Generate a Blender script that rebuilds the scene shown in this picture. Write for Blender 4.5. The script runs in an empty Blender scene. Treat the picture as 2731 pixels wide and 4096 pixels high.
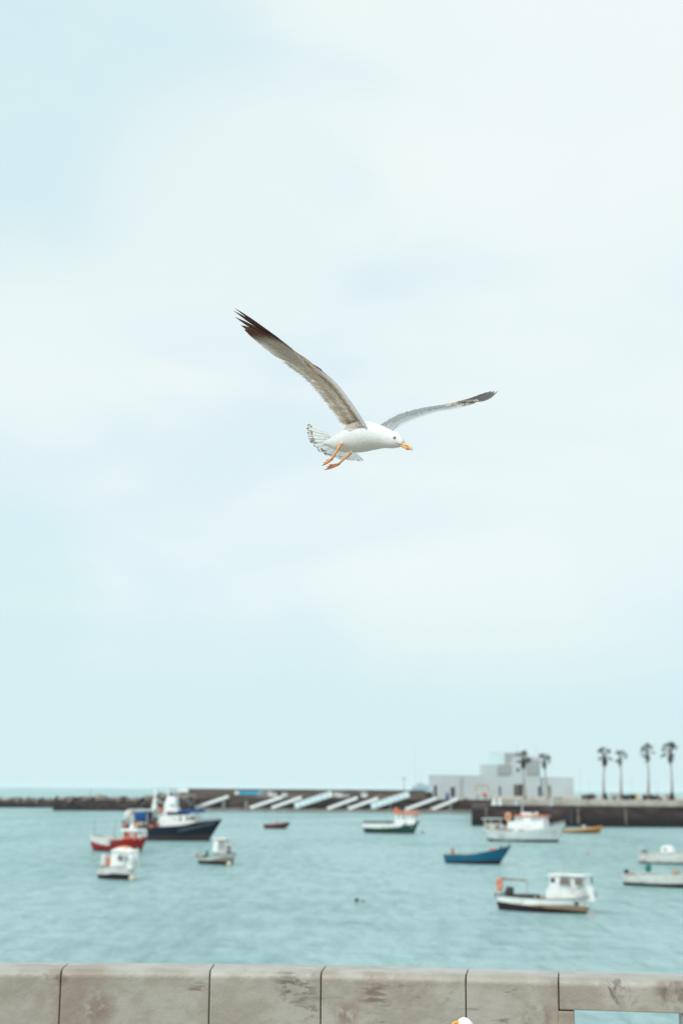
import bpy, math, random
from mathutils import Vector, Matrix, noise
R = math.radians
random.seed(7)
SC = bpy.context.scene
COL = SC.collection
# ------------------------------------------------------------------ camera
FPX = 5689.0
CX, CY = 1365.5, 2048.0
PITCH, ROLL = math.atan(1107 / FPX), 0.0075
cam = bpy.data.cameras.new("camera")
cam.sensor_fit = 'VERTICAL'; cam.sensor_height = 36.0
cam.lens = FPX / 4096 * 36.0
cam.clip_start = 0.1; cam.clip_end = 60000
co = bpy.data.objects.new("camera", cam); COL.objects.link(co)
RM = Matrix.Rotation(math.pi / 2 + PITCH, 3, 'X') @ Matrix.Rotation(ROLL, 3, 'Z')
EYE = Vector((0, 0, 8.0))
co.matrix_world = Matrix.Translation(EYE) @ RM.to_4x4()
SC.camera = co
GULL_Y = 5.3
cam.dof.use_dof = True
cam.dof.aperture_fstop = 2.7
cam.dof.aperture_blades = 9
# ------------------------------------------------------------------ sky and light
SC.view_settings.view_transform = 'Standard'
SC.view_settings.look = 'None'
SC.view_settings.exposure = 0.0
SC.view_settings.gamma = 1.0
SC.cycles.use_denoising = True
SC.cycles.max_bounces = 8
SC.cycles.volume_bounces = 1
SUN_EL, SUN_AZ = R(44), R(-138)     # azimuth from +Y towards +X
world = bpy.data.worlds.new("World"); SC.world = world; world.use_nodes = True
def world_nodes():
    nt = world.node_tree; N = nt.nodes; L = nt.links; N.clear()
    out = N.new('ShaderNodeOutputWorld'); bg = N.new('ShaderNodeBackground')
    L.new(bg.outputs[0], out.inputs[0])
    sky = N.new('ShaderNodeTexSky'); sky.sky_type = 'NISHITA'; sky.sun_disc = False
    sky.sun_elevation = SUN_EL; sky.sun_rotation = SUN_AZ
    sc = N.new('ShaderNodeVectorMath'); sc.operation = 'SCALE'; sc.inputs['Scale'].default_value = 0.1
    L.new(sky.outputs[0], sc.inputs[0])
    tc = N.new('ShaderNodeTexCoord')
    def cloud(scale, zs, off, detail, lo, hi):
        mp = N.new('ShaderNodeMapping'); mp.inputs['Scale'].default_value = (1, 1, zs)
        mp.inputs['Location'].default_value = off
        L.new(tc.outputs['Generated'], mp.inputs[0])
        n = N.new('ShaderNodeTexNoise'); n.inputs['Scale'].default_value = scale
        n.inputs['Detail'].default_value = detail; n.inputs['Roughness'].default_value = 0.45
        n.inputs['Distortion'].default_value = 0.35
        L.new(mp.outputs[0], n.inputs['Vector'])
        mr = N.new('ShaderNodeMapRange'); mr.interpolation_type = 'SMOOTHSTEP'
        mr.inputs['From Min'].default_value = lo; mr.inputs['From Max'].default_value = hi
        L.new(n.outputs['Fac'], mr.inputs['Value'])
        return mr.outputs[0]
    def lump(px, py, sharp):
        d = (RM @ Vector(((px - CX) / FPX, -(py - CY) / FPX, -1))).normalized()
        dp = N.new('ShaderNodeVectorMath'); dp.operation = 'DOT_PRODUCT'
        L.new(tc.outputs['Generated'], dp.inputs[0]); dp.inputs[1].default_value = d
        mr = N.new('ShaderNodeMapRange'); mr.interpolation_type = 'SMOOTHERSTEP'
        mr.inputs['From Min'].default_value = math.cos(R(sharp)); mr.inputs['From Max'].default_value = 1
        L.new(dp.outputs['Value'], mr.inputs['Value'])
        return mr.outputs[0]
    def mix(fac, a, b):
        m = N.new('ShaderNodeMix'); m.data_type = 'RGBA'
        if isinstance(fac, float): m.inputs[0].default_value = fac
        else: L.new(fac, m.inputs[0])
        for k, x in ((6, a), (7, b)):
            if isinstance(x, tuple): m.inputs[k].default_value = (*x, 1)
            else: L.new(x, m.inputs[k])
        return m.outputs[2]
    def mul(a, k):
        m = N.new('ShaderNodeMath'); m.operation = 'MULTIPLY'; L.new(a, m.inputs[0]); m.inputs[1].default_value = k
        return m.outputs[0]
    base = mix(cloud(5.0, 2.6, (0.3, 0.1, 0.62), 4, 0.36, 0.66), (0.765, 0.91, 0.958), (0.885, 0.975, 0.962))
    base = mix(mul(lump(0, 100, 13), 0.6), base, (0.64, 0.85, 0.885))
    base = mix(mul(lump(2500, 300, 12), 0.8), base, (0.92, 0.99, 0.985))
    base = mix(mul(lump(900, 850, 7), 0.6), base, (0.88, 0.975, 0.96))
    base = mix(mul(lump(2300, 1800, 9), 0.7), base, (0.87, 0.965, 0.965))
    base = mix(mul(lump(200, 1400, 5), 0.6), base, (0.86, 0.97, 0.96))
    # elevation of the ray: paler even band low over the sea
    sp = N.new('ShaderNodeSeparateXYZ'); L.new(tc.outputs['Generated'], sp.inputs[0])
    mr = N.new('ShaderNodeMapRange'); mr.interpolation_type = 'SMOOTHSTEP'
    mr.inputs['From Min'].default_value = 0.16; mr.inputs['From Max'].default_value = 0.04
    L.new(sp.outputs['Z'], mr.inputs['Value'])
    base = mix(mul(mr.outputs[0], 0.85), base, (0.66, 0.865, 0.895))
    base = mix(mul(lump(0, 2350, 5), 0.5), base, (0.62, 0.87, 0.88))
    lo = N.new('ShaderNodeMapRange'); lo.inputs['From Min'].default_value = 0.0; lo.inputs['From Max'].default_value = -0.08
    L.new(sp.outputs['Z'], lo.inputs['Value'])
    base = mix(lo.outputs[0], base, (0.30, 0.42, 0.43))
    fin = mix(0.95, sc.outputs[0], base)
    L.new(fin, bg.inputs[0]); bg.inputs[1].default_value = 1.0
world_nodes()
sl = bpy.data.lights.new("sun", 'SUN'); sl.energy = 2.5; sl.angle = R(22); sl.color = (1.0, 0.96, 0.9)
so = bpy.data.objects.new("sun", sl); COL.objects.link(so)
sdir = Vector((math.sin(SUN_AZ) * math.cos(SUN_EL), math.cos(SUN_AZ) * math.cos(SUN_EL), math.sin(SUN_EL)))
so.rotation_euler = sdir.to_track_quat('Z', 'Y').to_euler()
so.location = (0, 0, 60)
# ------------------------------------------------------------------ rays through the view
def ray(px, py): return RM @ Vector(((px - CX) / FPX, -(py - CY) / FPX, -1))
def at(px, py, Y):
    d = ray(px, py); return EYE + d * (Y / d.y)
def onz(px, py, z=0.0):
    d = ray(px, py); return EYE + d * ((z - EYE.z) / d.z)
def scl(px, py, Y):
    a = (at(px + .5, py, Y) - at(px - .5, py, Y)).length
    b = abs((at(px, py + .5, Y) - at(px, py - .5, Y)).z)
    return a, b
cam.dof.focus_distance = -(RM.transposed() @ (at(1480, 1760, GULL_Y) - EYE)).z
# ------------------------------------------------------------------ tags
def tag(o, label=None, cat=None, group=None, kind=None):
    if label: o['label'] = label
    if cat: o['category'] = cat
    if group: o['group'] = group
    if kind: o['kind'] = kind
    return o
def empty(name, loc=(0, 0, 0), rz=0.0):
    o = bpy.data.objects.new(name, None); COL.objects.link(o)
    o.location = loc; o.rotation_euler = (0, 0, rz); o.empty_display_size = .3
    return o
def copy_tree(o, parent=None):
    c = o.copy(); COL.objects.link(c)
    if parent: c.parent = parent
    for ch in [x for x in bpy.data.objects if x.parent == o]: copy_tree(ch, c)
    return c
# ------------------------------------------------------------------ materials
def new_mat(name):
    m = bpy.data.materials.new(name); m.use_nodes = True
    return m, m.node_tree.nodes, m.node_tree.links, m.node_tree.nodes['Principled BSDF']
def paint(name, col, rough=.5, var=.18, scale=3.0, bump=0.0, dirt=None, metal=0.0, bscale=None):
    m, N, L, b = new_mat(name)
    tc = N.new('ShaderNodeTexCoord')
    n = N.new('ShaderNodeTexNoise'); n.inputs['Scale'].default_value = scale; n.inputs['Detail'].default_value = 6
    n.inputs['Roughness'].default_value = .6
    L.new(tc.outputs['Object'], n.inputs['Vector'])
    cr = N.new('ShaderNodeValToRGB')
    cr.color_ramp.elements[0].position = .32; cr.color_ramp.elements[1].position = .68
    d = dirt or tuple(c * (1 - var) for c in col)
    cr.color_ramp.elements[0].color = (*d, 1)
    cr.color_ramp.elements[1].color = (*tuple(min(1, c * (1 + var * .4)) for c in col), 1)
    e = cr.color_ramp.elements.new(.45); e.color = (*col, 1)
    L.new(n.outputs['Fac'], cr.inputs[0]); L.new(cr.outputs[0], b.inputs['Base Color'])
    b.inputs['Roughness'].default_value = rough; b.inputs['Metallic'].default_value = metal
    if bump:
        n2 = N.new('ShaderNodeTexNoise'); n2.inputs['Scale'].default_value = bscale or scale * 6; n2.inputs['Detail'].default_value = 5
        L.new(tc.outputs['Object'], n2.inputs['Vector'])
        bp = N.new('ShaderNodeBump'); bp.inputs['Strength'].default_value = bump
        L.new(n2.outputs['Fac'], bp.inputs['Height']); L.new(bp.outputs[0], b.inputs['Normal'])
    return m
WHITE = paint('white_paint', (.72, .74, .73), .4, .12, 1.5, dirt=(.5, .47, .42))
OFFWHITE = paint('aged_white_paint', (.55, .56, .54), .5, .2, 1.8, dirt=(.33, .30, .26))
GREYW = paint('grey_white_paint', (.42, .46, .46), .5, .2, 1.2, dirt=(.26, .25, .22))
BRIGHT = paint('bright_white_paint', (.84, .86, .86), .4, .05, 1.0)
BLACKB = paint('dark_antifouling', (.022, .014, .016), .7, .4, 2)
BROWNB = paint('brown_antifouling', (.05, .028, .028), .7, .4, 2)
NAVY = paint('navy_paint', (.003, .008, .020), .45, .3, .8)
GREEN = paint('dark_green_paint', (.012, .065, .045), .45, .3, .8)
REDP = paint('red_paint', (.26, .012, .015), .45, .3, 1.2)
ORANGE = paint('orange_paint', (.62, .17, .07), .5, .25, 2)
PEACH = paint('faded_orange_paint', (.70, .34, .18), .5, .25, 2)
BLUEP = paint('blue_paint', (.006, .10, .175), .4, .3, .8)
TARP = paint('blue_tarpaulin', (.005, .06, .22), .6, .3, 2)
YEL = paint('ochre_rubber', (.40, .19, .05), .6, .3, 2)
WOOD = paint('weathered_wood', (.20, .14, .08), .8, .4, 5)
NET = paint('dark_netting', (.05, .05, .05), .95, .6, 8, bump=.6)
CREAM = paint('cream_plastic', (.55, .52, .38), .5, .3, 6)
METAL = paint('grey_metal', (.30, .31, .31), .45, .2, 6, metal=.3)
BEIGE = paint('beige_gear', (.35, .32, .26), .8, .5, 4)
RUST = paint('red_brown_cloth', (.30, .05, .03), .8, .3, 6)
PINK = paint('faded_pink_cloth', (.55, .22, .18), .8, .3, 6)
TEAL = paint('teal_plastic', (.01, .14, .12), .5, .4, 6)
MINT = paint('mint_plastic', (.15, .55, .42), .5, .4, 6)
DRED = paint('dark_red_rubber', (.10, .018, .02), .5, .4, 3)
RUBBER = paint('black_rubber', (.02, .02, .02), .7, .3, 6)
for m_ in (BLACKB, BROWNB, NAVY, GREEN, REDP, BLUEP, NET, RUBBER, DRED, TARP): m_.node_tree.nodes['Principled BSDF'].inputs['Specular IOR Level'].default_value = .2
def glass_mat(name, col=(.05, .06, .06)):
    m, N, L, b = new_mat(name); b.inputs['Base Color'].default_value = (*col, 1)
    b.inputs['Roughness'].default_value = .12; b.inputs['IOR'].default_value = 1.5
    return m
GLASS = glass_mat('window_glass'); GLASSB = glass_mat('bronze_glass', (.16, .13, .11)); GLASSP = glass_mat('pale_glass', (.3, .42, .43))

def stone_wall_mat(name, cols, sc_=(1, 1, 1), rough=.85, tide=None, bump=.5, scale=.6):
    m, N, L, b = new_mat(name)
    tc = N.new('ShaderNodeTexCoord'); mp = N.new('ShaderNodeMapping'); mp.inputs['Scale'].default_value = sc_
    L.new(tc.outputs['Object'], mp.inputs[0])
    n = N.new('ShaderNodeTexNoise'); n.inputs['Scale'].default_value = scale; n.inputs['Detail'].default_value = 8
    n.inputs['Roughness'].default_value = .65
    L.new(mp.outputs[0], n.inputs['Vector'])
    cr = N.new('ShaderNodeValToRGB')
    el = cr.color_ramp.elements
    el[0].position = .3; el[0].color = (*cols[0], 1); el[1].position = .72; el[1].color = (*cols[-1], 1)
    for i, c in enumerate(cols[1:-1]):
        e = el.new(.3 + .42 * (i + 1) / (len(cols) - 1)); e.color = (*c, 1)
    L.new(n.outputs['Fac'], cr.inputs[0])
    L.new(cr.outputs[0], b.inputs['Base Color']); b.inputs['Roughness'].default_value = rough
    b.inputs['Specular IOR Level'].default_value = .2
    if tide:      # wet weed line left by the tide
        gm = N.new('ShaderNodeNewGeometry'); sz = N.new('ShaderNodeSeparateXYZ'); L.new(gm.outputs['Position'], sz.inputs[0])
        ad = N.new('ShaderNodeMath'); ad.operation = 'MULTIPLY_ADD'; L.new(n.outputs['Fac'], ad.inputs[0]); ad.inputs[1].default_value = -2.2; L.new(sz.outputs['Z'], ad.inputs[2])
        mt = N.new('ShaderNodeMapRange'); mt.inputs['From Min'].default_value = tide - 1.1 + .9; mt.inputs['From Max'].default_value = tide - 1.1 - .9; L.new(ad.outputs[0], mt.inputs['Value'])
        mx = N.new('ShaderNodeMix'); mx.data_type = 'RGBA'; L.new(mt.outputs[0], mx.inputs[0]); L.new(cr.outputs[0], mx.inputs[6]); mx.inputs[7].default_value = (.014, .010, .010, 1)
        L.new(mx.outputs[2], b.inputs['Base Color'])
    v = N.new('ShaderNodeTexVoronoi'); v.inputs['Scale'].default_value = scale * 2.2
    L.new(mp.outputs[0], v.inputs['Vector'])
    bp = N.new('ShaderNodeBump'); bp.inputs['Strength'].default_value = bump; bp.inputs['Distance'].default_value = .3
    L.new(v.outputs['Distance'], bp.inputs['Height']); L.new(bp.outputs[0], b.inputs['Normal'])
    return m
QUAYSTONE = stone_wall_mat('dark_quay_stone', [(.016, .009, .011), (.032, .019, .021), (.06, .039, .037), (.15, .11, .095)], (.5, 1, 1.2), scale=.35, tide=1.9)
PIERSTONE = stone_wall_mat('pier_stone', [(.022, .014, .014), (.045, .029, .026), (.09, .064, .052), (.22, .175, .14)], (.35, 1, 1.4), scale=.5)
PIERLIGHT = stone_wall_mat('pier_upper_stone', [(.06, .047, .042), (.11, .085, .07), (.17, .14, .11), (.25, .21, .17)], (.3, 1, 1.6), scale=.5)
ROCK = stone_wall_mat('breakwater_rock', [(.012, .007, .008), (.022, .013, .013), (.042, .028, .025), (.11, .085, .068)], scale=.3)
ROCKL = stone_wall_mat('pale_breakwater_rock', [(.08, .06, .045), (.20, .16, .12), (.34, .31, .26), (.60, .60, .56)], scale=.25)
CONC = stone_wall_mat('pale_concrete', [(.22, .19, .15), (.36, .33, .28), (.42, .40, .36), (.5, .49, .45)], scale=.5, bump=.1)
PONT = stone_wall_mat('pontoon_concrete', [(.13, .12, .10), (.20, .20, .18), (.24, .24, .22), (.3, .3, .28)], scale=.5, bump=.1)
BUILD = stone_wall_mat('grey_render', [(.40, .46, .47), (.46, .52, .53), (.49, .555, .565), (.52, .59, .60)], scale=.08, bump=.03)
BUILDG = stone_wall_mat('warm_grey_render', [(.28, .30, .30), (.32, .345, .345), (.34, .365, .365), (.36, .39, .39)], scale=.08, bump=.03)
PAVE = stone_wall_mat('promenade_paving', [(.22, .19, .16), (.28, .26, .22), (.33, .31, .27), (.38, .36, .32)], scale=3, bump=.1)
# ------------------------------------------------------------------ mesh builder
class MB:
    def __init__(s): s.v = []; s.f = []; s.m = []; s.c = []; s.cc = None
    def vert(s, p, c=None):
        s.v.append(tuple(p)); s.c.append(c if c is not None else (s.cc or (1, 1, 1))); return len(s.v) - 1
    def face(s, ids, m=0): s.f.append(tuple(ids)); s.m.append(m)
    def box(s, lo, hi, m=0, top=None):
        (x0, y0, z0), (x1, y1, z1) = lo, hi
        t = top or 0.0
        cx, cy = (x0 + x1) / 2, (y0 + y1) / 2
        a = [s.vert(p) for p in ((x0, y0, z0), (x1, y0, z0), (x1, y1, z0), (x0, y1, z0))]
        k = 1 - t
        b = [s.vert((cx + (x - cx) * k, cy + (y - cy) * k, z1)) for x, y in ((x0, y0), (x1, y0), (x1, y1), (x0, y1))]
        s.face(a[::-1], m); s.face(b, m)
        for i in range(4): s.face((a[i], a[(i + 1) % 4], b[(i + 1) % 4], b[i]), m)
    def prism(s, prof, w0, w1=None, m=0, y0=0.0, nose=1.0):
        # profile in x,z extruded across y; half width w0 at the foot, w1 at the top
        w1 = w0 if w1 is None else w1
        zs = [p[1] for p in prof]; lo, hi = min(zs), max(zs)
        xs = [p[0] for p in prof]; xa, xb = min(xs), max(xs)
        def w(x, z):
            f = max(0, (x - xa) / (xb - xa) - .45) / .55
            return (w0 + (w1 - w0) * (z - lo) / max(1e-6, hi - lo)) * (1 - (1 - nose) * f ** 1.5)
        a = [s.vert((x, y0 - w(x, z), z)) for x, z in prof]; b = [s.vert((x, y0 + w(x, z), z)) for x, z in prof]
        n = len(prof)
        s.face(a, m); s.face(b[::-1], m)
        for i in range(n): s.face((a[i], b[i], b[(i + 1) % n], a[(i + 1) % n]), m)
    def rings(s, rings, m=0, caps=True, closed=True):
        ids = [[s.vert(p) for p in r] for r in rings]
        for a, b in zip(ids, ids[1:]):
            n = len(a)
            for i in range(n if closed else n - 1):
                j = (i + 1) % n; s.face((a[i], a[j], b[j], b[i]), m)
        if caps and closed: s.face(ids[0][::-1], m); s.face(ids[-1], m)
        return ids
    def tube(s, pts, r, n=8, m=0):
        pts = [Vector(p) for p in pts]
        rr = r if isinstance(r, (list, tuple)) else [r] * len(pts)
        rings = []
        up = Vector((0.13, .21, 1)).normalized()
        for i, p in enumerate(pts):
            d = (pts[min(i + 1, len(pts) - 1)] - pts[max(i - 1, 0)]).normalized()
            u = d.cross(up)
            if u.length < 1e-3: u = d.cross(Vector((1, 0, 0)))
            u.normalize(); w = u.cross(d)
            rings.append([p + (u * math.cos(a) + w * math.sin(a)) * rr[i] for a in [2 * math.pi * k / n for k in range(n)]])
        s.rings(rings, m)
    def lathe(s, prof, c=(0, 0, 0), n=14, m=0, axis='z'):
        rings = []
        for r, z in prof:
            ring = []
            for k in range(n):
                a = 2 * math.pi * k / n
                p = (r * math.cos(a), r * math.sin(a), z)
                if axis == 'y': p = (p[0], p[2], p[1])
                if axis == 'x': p = (p[2], p[0], p[1])
                ring.append(Vector(p) + Vector(c))
            rings.append(ring)
        s.rings(rings, m)
    def ball(s, c, r, m=0, n=14, sq=(1, 1, 1), lumpy=0.0):
        rings = []
        k = n // 2 + 2
        for i in range(1, k):
            t = math.pi * i / k
            ring = []
            for j in range(n):
                a = 2 * math.pi * j / n
                q = Vector((math.sin(t) * math.cos(a) * sq[0], math.sin(t) * math.sin(a) * sq[1], -math.cos(t) * sq[2])) * r
                if lumpy: q *= 1 + lumpy * noise.noise((Vector(c) + q) * (1.6 / r))
                ring.append(Vector(c) + q)
            rings.append(ring)
        s.rings(rings, m)
    def torus(s, c, Rr, r, m=0, axis='y', n=20, k=8, sy=1.0):
        ids = []
        for i in range(n):
            a = 2 * math.pi * i / n; ring = []
            for j in range(k):
                b = 2 * math.pi * j / k
                q = Vector(((Rr + r * math.cos(b)) * math.cos(a), r * math.sin(b), (Rr + r * math.cos(b)) * math.sin(a) * sy))
                if axis == 'x': q = Vector((q.y, q.x, q.z))
                if axis == 'z': q = Vector((q.x, q.z, q.y))
                ring.append(s.vert(Vector(c) + q))
            ids.append(ring)
        for i in range(n):
            A, B = ids[i], ids[(i + 1) % n]
            for j in range(k): s.face((A[j], A[(j + 1) % k], B[(j + 1) % k], B[j]), m)
    def build(s, name, mats, parent=None, smooth=False, bevel=0.0, loc=None, colors=False):
        me = bpy.data.meshes.new(name); me.from_pydata(s.v, [], s.f)
        for mt in (mats if isinstance(mats, (list, tuple)) else [mats]): me.materials.append(mt)
        me.polygons.foreach_set('material_index', s.m)
        if smooth: me.polygons.foreach_set('use_smooth', [True] * len(s.f))
        if colors:
            at_ = me.color_attributes.new('plumage', 'FLOAT_COLOR', 'POINT')
            for i, c in enumerate(s.c): at_.data[i].color = (*c[:3], 1)
        me.validate(); me.update()
        o = bpy.data.objects.new(name, me); COL.objects.link(o)
        if loc is not None: o.location = loc
        if parent: o.parent = parent
        if bevel:
            bv = o.modifiers.new('bevel', 'BEVEL'); bv.width = bevel; bv.segments = 2; bv.limit_method = 'ANGLE'
        return o
def interp(pts, t):
    if t <= pts[0][0]: return pts[0][1]
    for (a, x), (b, y) in zip(pts, pts[1:]):
        if t <= b: return x + (y - x) * (t - a) / (b - a)
    return pts[-1][1]
def catmull(P, n):
    P = [Vector(p) for p in P]; out = []
    for i in range(len(P) - 1):
        p0 = P[i - 1] if i else P[0] * 2 - P[1]; p1, p2 = P[i], P[i + 1]
        p3 = P[i + 2] if i + 2 < len(P) else P[-1] * 2 - P[-2]
        for k in range(n):
            t = k / n
            out.append(.5 * ((2 * p1) + (p2 - p0) * t + (2 * p0 - 5 * p1 + 4 * p2 - p3) * t * t + (3 * p1 - p0 - 3 * p2 + p3) * t ** 3))
    out.append(P[-1]); return out
# ------------------------------------------------------------------ water
def water_mat():
    m, N, L, b = new_mat('sea_water')
    tc = N.new('ShaderNodeTexCoord')
    geo = N.new('ShaderNodeNewGeometry')
    def nz(scale, sx, sy, det, dist=.0, rough=.55):
        mp = N.new('ShaderNodeMapping'); mp.inputs['Scale'].default_value = (sx, sy, 1)
        mp.inputs['Rotation'].default_value = (0, 0, R(12))
        L.new(geo.outputs['Position'], mp.inputs[0])
        n = N.new('ShaderNodeTexNoise'); n.inputs['Scale'].default_value = scale; n.inputs['Detail'].default_value = det
        n.inputs['Distortion'].default_value = dist; n.inputs['Roughness'].default_value = rough
        L.new(mp.outputs[0], n.inputs['Vector']); return n.outputs['Fac']
    def math0(op, x, y):
        q = N.new('ShaderNodeMath'); q.operation = op
        for k, a in enumerate((x, y)):
            if isinstance(a, (int, float)): q.inputs[k].default_value = a
            else: L.new(a, q.inputs[k])
        return q.outputs[0]
    patch = math0('ADD', math0('MULTIPLY', nz(.03, 1, .35, 5, .4), .6), math0('MULTIPLY', nz(.75, 1, .22, 5, .3, .68), .55))
    mr = N.new('ShaderNodeMapRange'); mr.inputs['From Min'].default_value = .38; mr.inputs['From Max'].default_value = .62
    L.new(patch, mr.inputs['Value'])
    mx = N.new('ShaderNodeMix'); mx.data_type = 'RGBA'; L.new(mr.outputs[0], mx.inputs[0])
    mx.inputs[6].default_value = (.11, .285, .27, 1); mx.inputs[7].default_value = (.325, .52, .54, 1)
    L.new(mx.outputs[2], b.inputs['Base Color'])
    b.inputs['Roughness'].default_value = .12
    b.inputs['IOR'].default_value = 1.33; b.inputs['Specular IOR Level'].default_value = 0
    def math2(op, x, y):
        q = N.new('ShaderNodeMath'); q.operation = op
        for k, a in enumerate((x, y)):
            if isinstance(a, (int, float)): q.inputs[k].default_value = a
            else: L.new(a, q.inputs[k])
        return q.outputs[0]
    h = math2('ADD', math2('MULTIPLY', nz(.9, 1, 1.3, 6, .5, .6), .6), math2('MULTIPLY', nz(.30, 1, .8, 5, .6), 1.6))
    h = math2('ADD', h, math2('MULTIPLY', nz(.05, .6, 1.6, 3), 2.2))
    bp = N.new('ShaderNodeBump'); bp.inputs['Strength'].default_value = 1.0; bp.inputs['Distance'].default_value = .6
    L.new(h, bp.inputs['Height']); L.new(bp.outputs[0], b.inputs['Normal'])
    # a wind-ruffled sea mirrors at most about a third of the sky at low angles
    fr = N.new('ShaderNodeFresnel'); fr.inputs[0].default_value = 1.33
    gs = N.new('ShaderNodeBsdfGlossy'); gs.inputs['Roughness'].default_value = .14; L.new(bp.outputs[0], gs.inputs['Normal'])
    ms = N.new('ShaderNodeMixShader'); L.new(math2('MINIMUM', fr.outputs[0], .36), ms.inputs[0])
    L.new(b.outputs[0], ms.inputs[1]); L.new(gs.outputs[0], ms.inputs[2]); L.new(ms.outputs[0], N['Material Output'].inputs[0])
    return m
w = MB(); w.face([w.vert(p) for p in ((-9000, -60, 0), (9000, -60, 0), (9000, 14000, 0), (-9000, 14000, 0))])
tag(w.build('water', water_mat()), kind='structure')
# ------------------------------------------------------------------ promenade and parapet
GZ, TZ = 6.45, 7.0
topc = [(-3200, 3862), (-700, 3856), (0, 3855), (440, 3855), (870, 3858), (1300, 3865), (1866, 3878), (2232, 3888), (2731, 3902), (3500, 3925)]
def wallpt(px):
    py = interp(topc, px); p = onz(px, py + 23, TZ); return Vector((p.x, p.y, 0))
def parapet_mat():
    m, N, L, b = new_mat('weathered_limestone')
    tc = N.new('ShaderNodeTexCoord'); geo = N.new('ShaderNodeNewGeometry')
    def nz(scale, s3, det=6, rough=.6, dist=0.0, off=(0, 0, 0)):
        mp = N.new('ShaderNodeMapping'); mp.inputs['Scale'].default_value = s3; mp.inputs['Location'].default_value = off
        L.new(geo.outputs['Position'], mp.inputs[0])
        n = N.new('ShaderNodeTexNoise'); n.inputs['Scale'].default_value = scale; n.inputs['Detail'].default_value = det
        n.inputs['Roughness'].default_value = rough; n.inputs['Distortion'].default_value = dist
        L.new(mp.outputs[0], n.inputs['Vector']); return n.outputs['Fac']
    def ramp(f, a, c):
        q = N.new('ShaderNodeMapRange'); q.inputs['From Min'].default_value = a; q.inputs['From Max'].default_value = c
        q.interpolation_type = 'SMOOTHSTEP'; L.new(f, q.inputs['Value']); return q.outputs[0]
    def mix(f, a, c, k=1.0):
        if k != 1.0:
            q = N.new('ShaderNodeMath'); q.operation = 'MULTIPLY'; L.new(f, q.inputs[0]); q.inputs[1].default_value = k; f = q.outputs[0]
        x = N.new('ShaderNodeMix'); x.data_type = 'RGBA'; L.new(f, x.inputs[0])
        for i, y in ((6, a), (7, c)):
            if isinstance(y, tuple): x.inputs[i].default_value = (*y, 1)
            else: L.new(y, x.inputs[i])
        return x.outputs[2]
    c = mix(ramp(nz(4, (1, 1, 1.5), 8), .38, .62), (.315, .295, .25), (.40, .385, .34))
    c = mix(ramp(nz(2.2, (1, 1, .8), 5, .6, .5, (3, 1, 2)), .50, .68), c, (.27, .205, .155), .7)     # brown lichen patches
    c = mix(ramp(nz(5.5, (.6, 1, 3.0), 7, .7, .8, (8, 2, 5)), .60, .70), c, (.10, .075, .065), .75)     # dark streaks along the bed
    c = mix(ramp(nz(14, (1, 1, 1), 6, .7, .3, (1, 5, 2)), .62, .74), c, (.16, .12, .10), .7)
    c = mix(ramp(nz(9, (1.6, 1, .5), 6, .65, .4, (4, 4, 4)), .58, .72), c, (.40, .39, .34), .6)
    for (px, py, rad, sc3, thr, colr, k) in ((1180, 3930, .17, (.8, 1, 2.2), .50, (.10, .07, .065), .8), (1240, 4010, .10, (1, 1, 2), .52, (.13, .09, .075), .8), (390, 4040, .14, (1, 1, 1), .40, (.22, .165, .125), .8),
                                   (2480, 3960, .16, (1, 1, .8), .50, (.10, .075, .068), .75), (2690, 3975, .12, (1, 1, .8), .46, (.10, .075, .068), .75), (790, 3960, .08, (.5, 1, 3), .52, (.14, .09, .075), .9),
                                   (250, 3920, .05, (1, 1, 1), .42, (.20, .14, .11), .7), (1385, 4060, .10, (1, 1, .8), .40, (.22, .165, .125), .8), (1500, 3985, .14, (.5, 1, 3), .53, (.16, .11, .09), .8), (2150, 4070, .12, (1, 1, 1), .47, (.20, .14, .11), .7)):
        p = at(px, py, wallpt(px).y)
        dn = N.new('ShaderNodeVectorMath'); dn.operation = 'DISTANCE'; L.new(geo.outputs['Position'], dn.inputs[0]); dn.inputs[1].default_value = p
        q = N.new('ShaderNodeMapRange'); q.interpolation_type = 'SMOOTHSTEP'; q.inputs['From Min'].default_value = rad; q.inputs['From Max'].default_value = rad * .2
        L.new(dn.outputs['Value'], q.inputs['Value'])
        mm = N.new('ShaderNodeMath'); mm.operation = 'MULTIPLY'; L.new(q.outputs[0], mm.inputs[0]); L.new(ramp(nz(13, sc3, 7, .68, .6, (px * .01, 0, 1)), thr - .03, thr + .10), mm.inputs[1])
        c = mix(mm.outputs[0], c, colr, k)
    L.new(c, b.inputs['Base Color'])
    b.inputs['Roughness'].default_value = .40; b.inputs['Specular IOR Level'].default_value = .6; b.inputs['Coat Weight'].default_value = .15; b.inputs['Coat Roughness'].default_value = .4
    bp = N.new('ShaderNodeBump'); bp.inputs['Strength'].default_value = .35; bp.inputs['Distance'].default_value = .02
    L.new(nz(30, (1, 1, 1), 8, .7), bp.inputs['Height']); L.new(bp.outputs[0], b.inputs['Normal'])
    return m
LIME = parapet_mat()
MORTAR = paint('dark_mortar', (.07, .042, .036), .9, .4, 20)
parapet = empty('parapet_wall', (0, 8, GZ))
tag(parapet, 'low pale limestone parapet along the promenade with brown stains', 'wall')
def cross(zb, round_bottom=False, r=.045, th=.36, inset=0.0):
    pts = []                      # (offset behind the front face, z)
    pts.append((inset, zb))
    for k in range(9):
        a = math.pi / 2 * k / 8
        pts.append((r - r * math.cos(a) + inset, TZ - r + r * math.sin(a) - inset))
    for k in range(1, 7):
        a = math.pi / 2 * k / 6
        pts.append((th - r + r * math.sin(a) - inset, TZ - r + r * math.cos(a) - inset))
    pts.append((th - inset, zb))
    return pts
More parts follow.
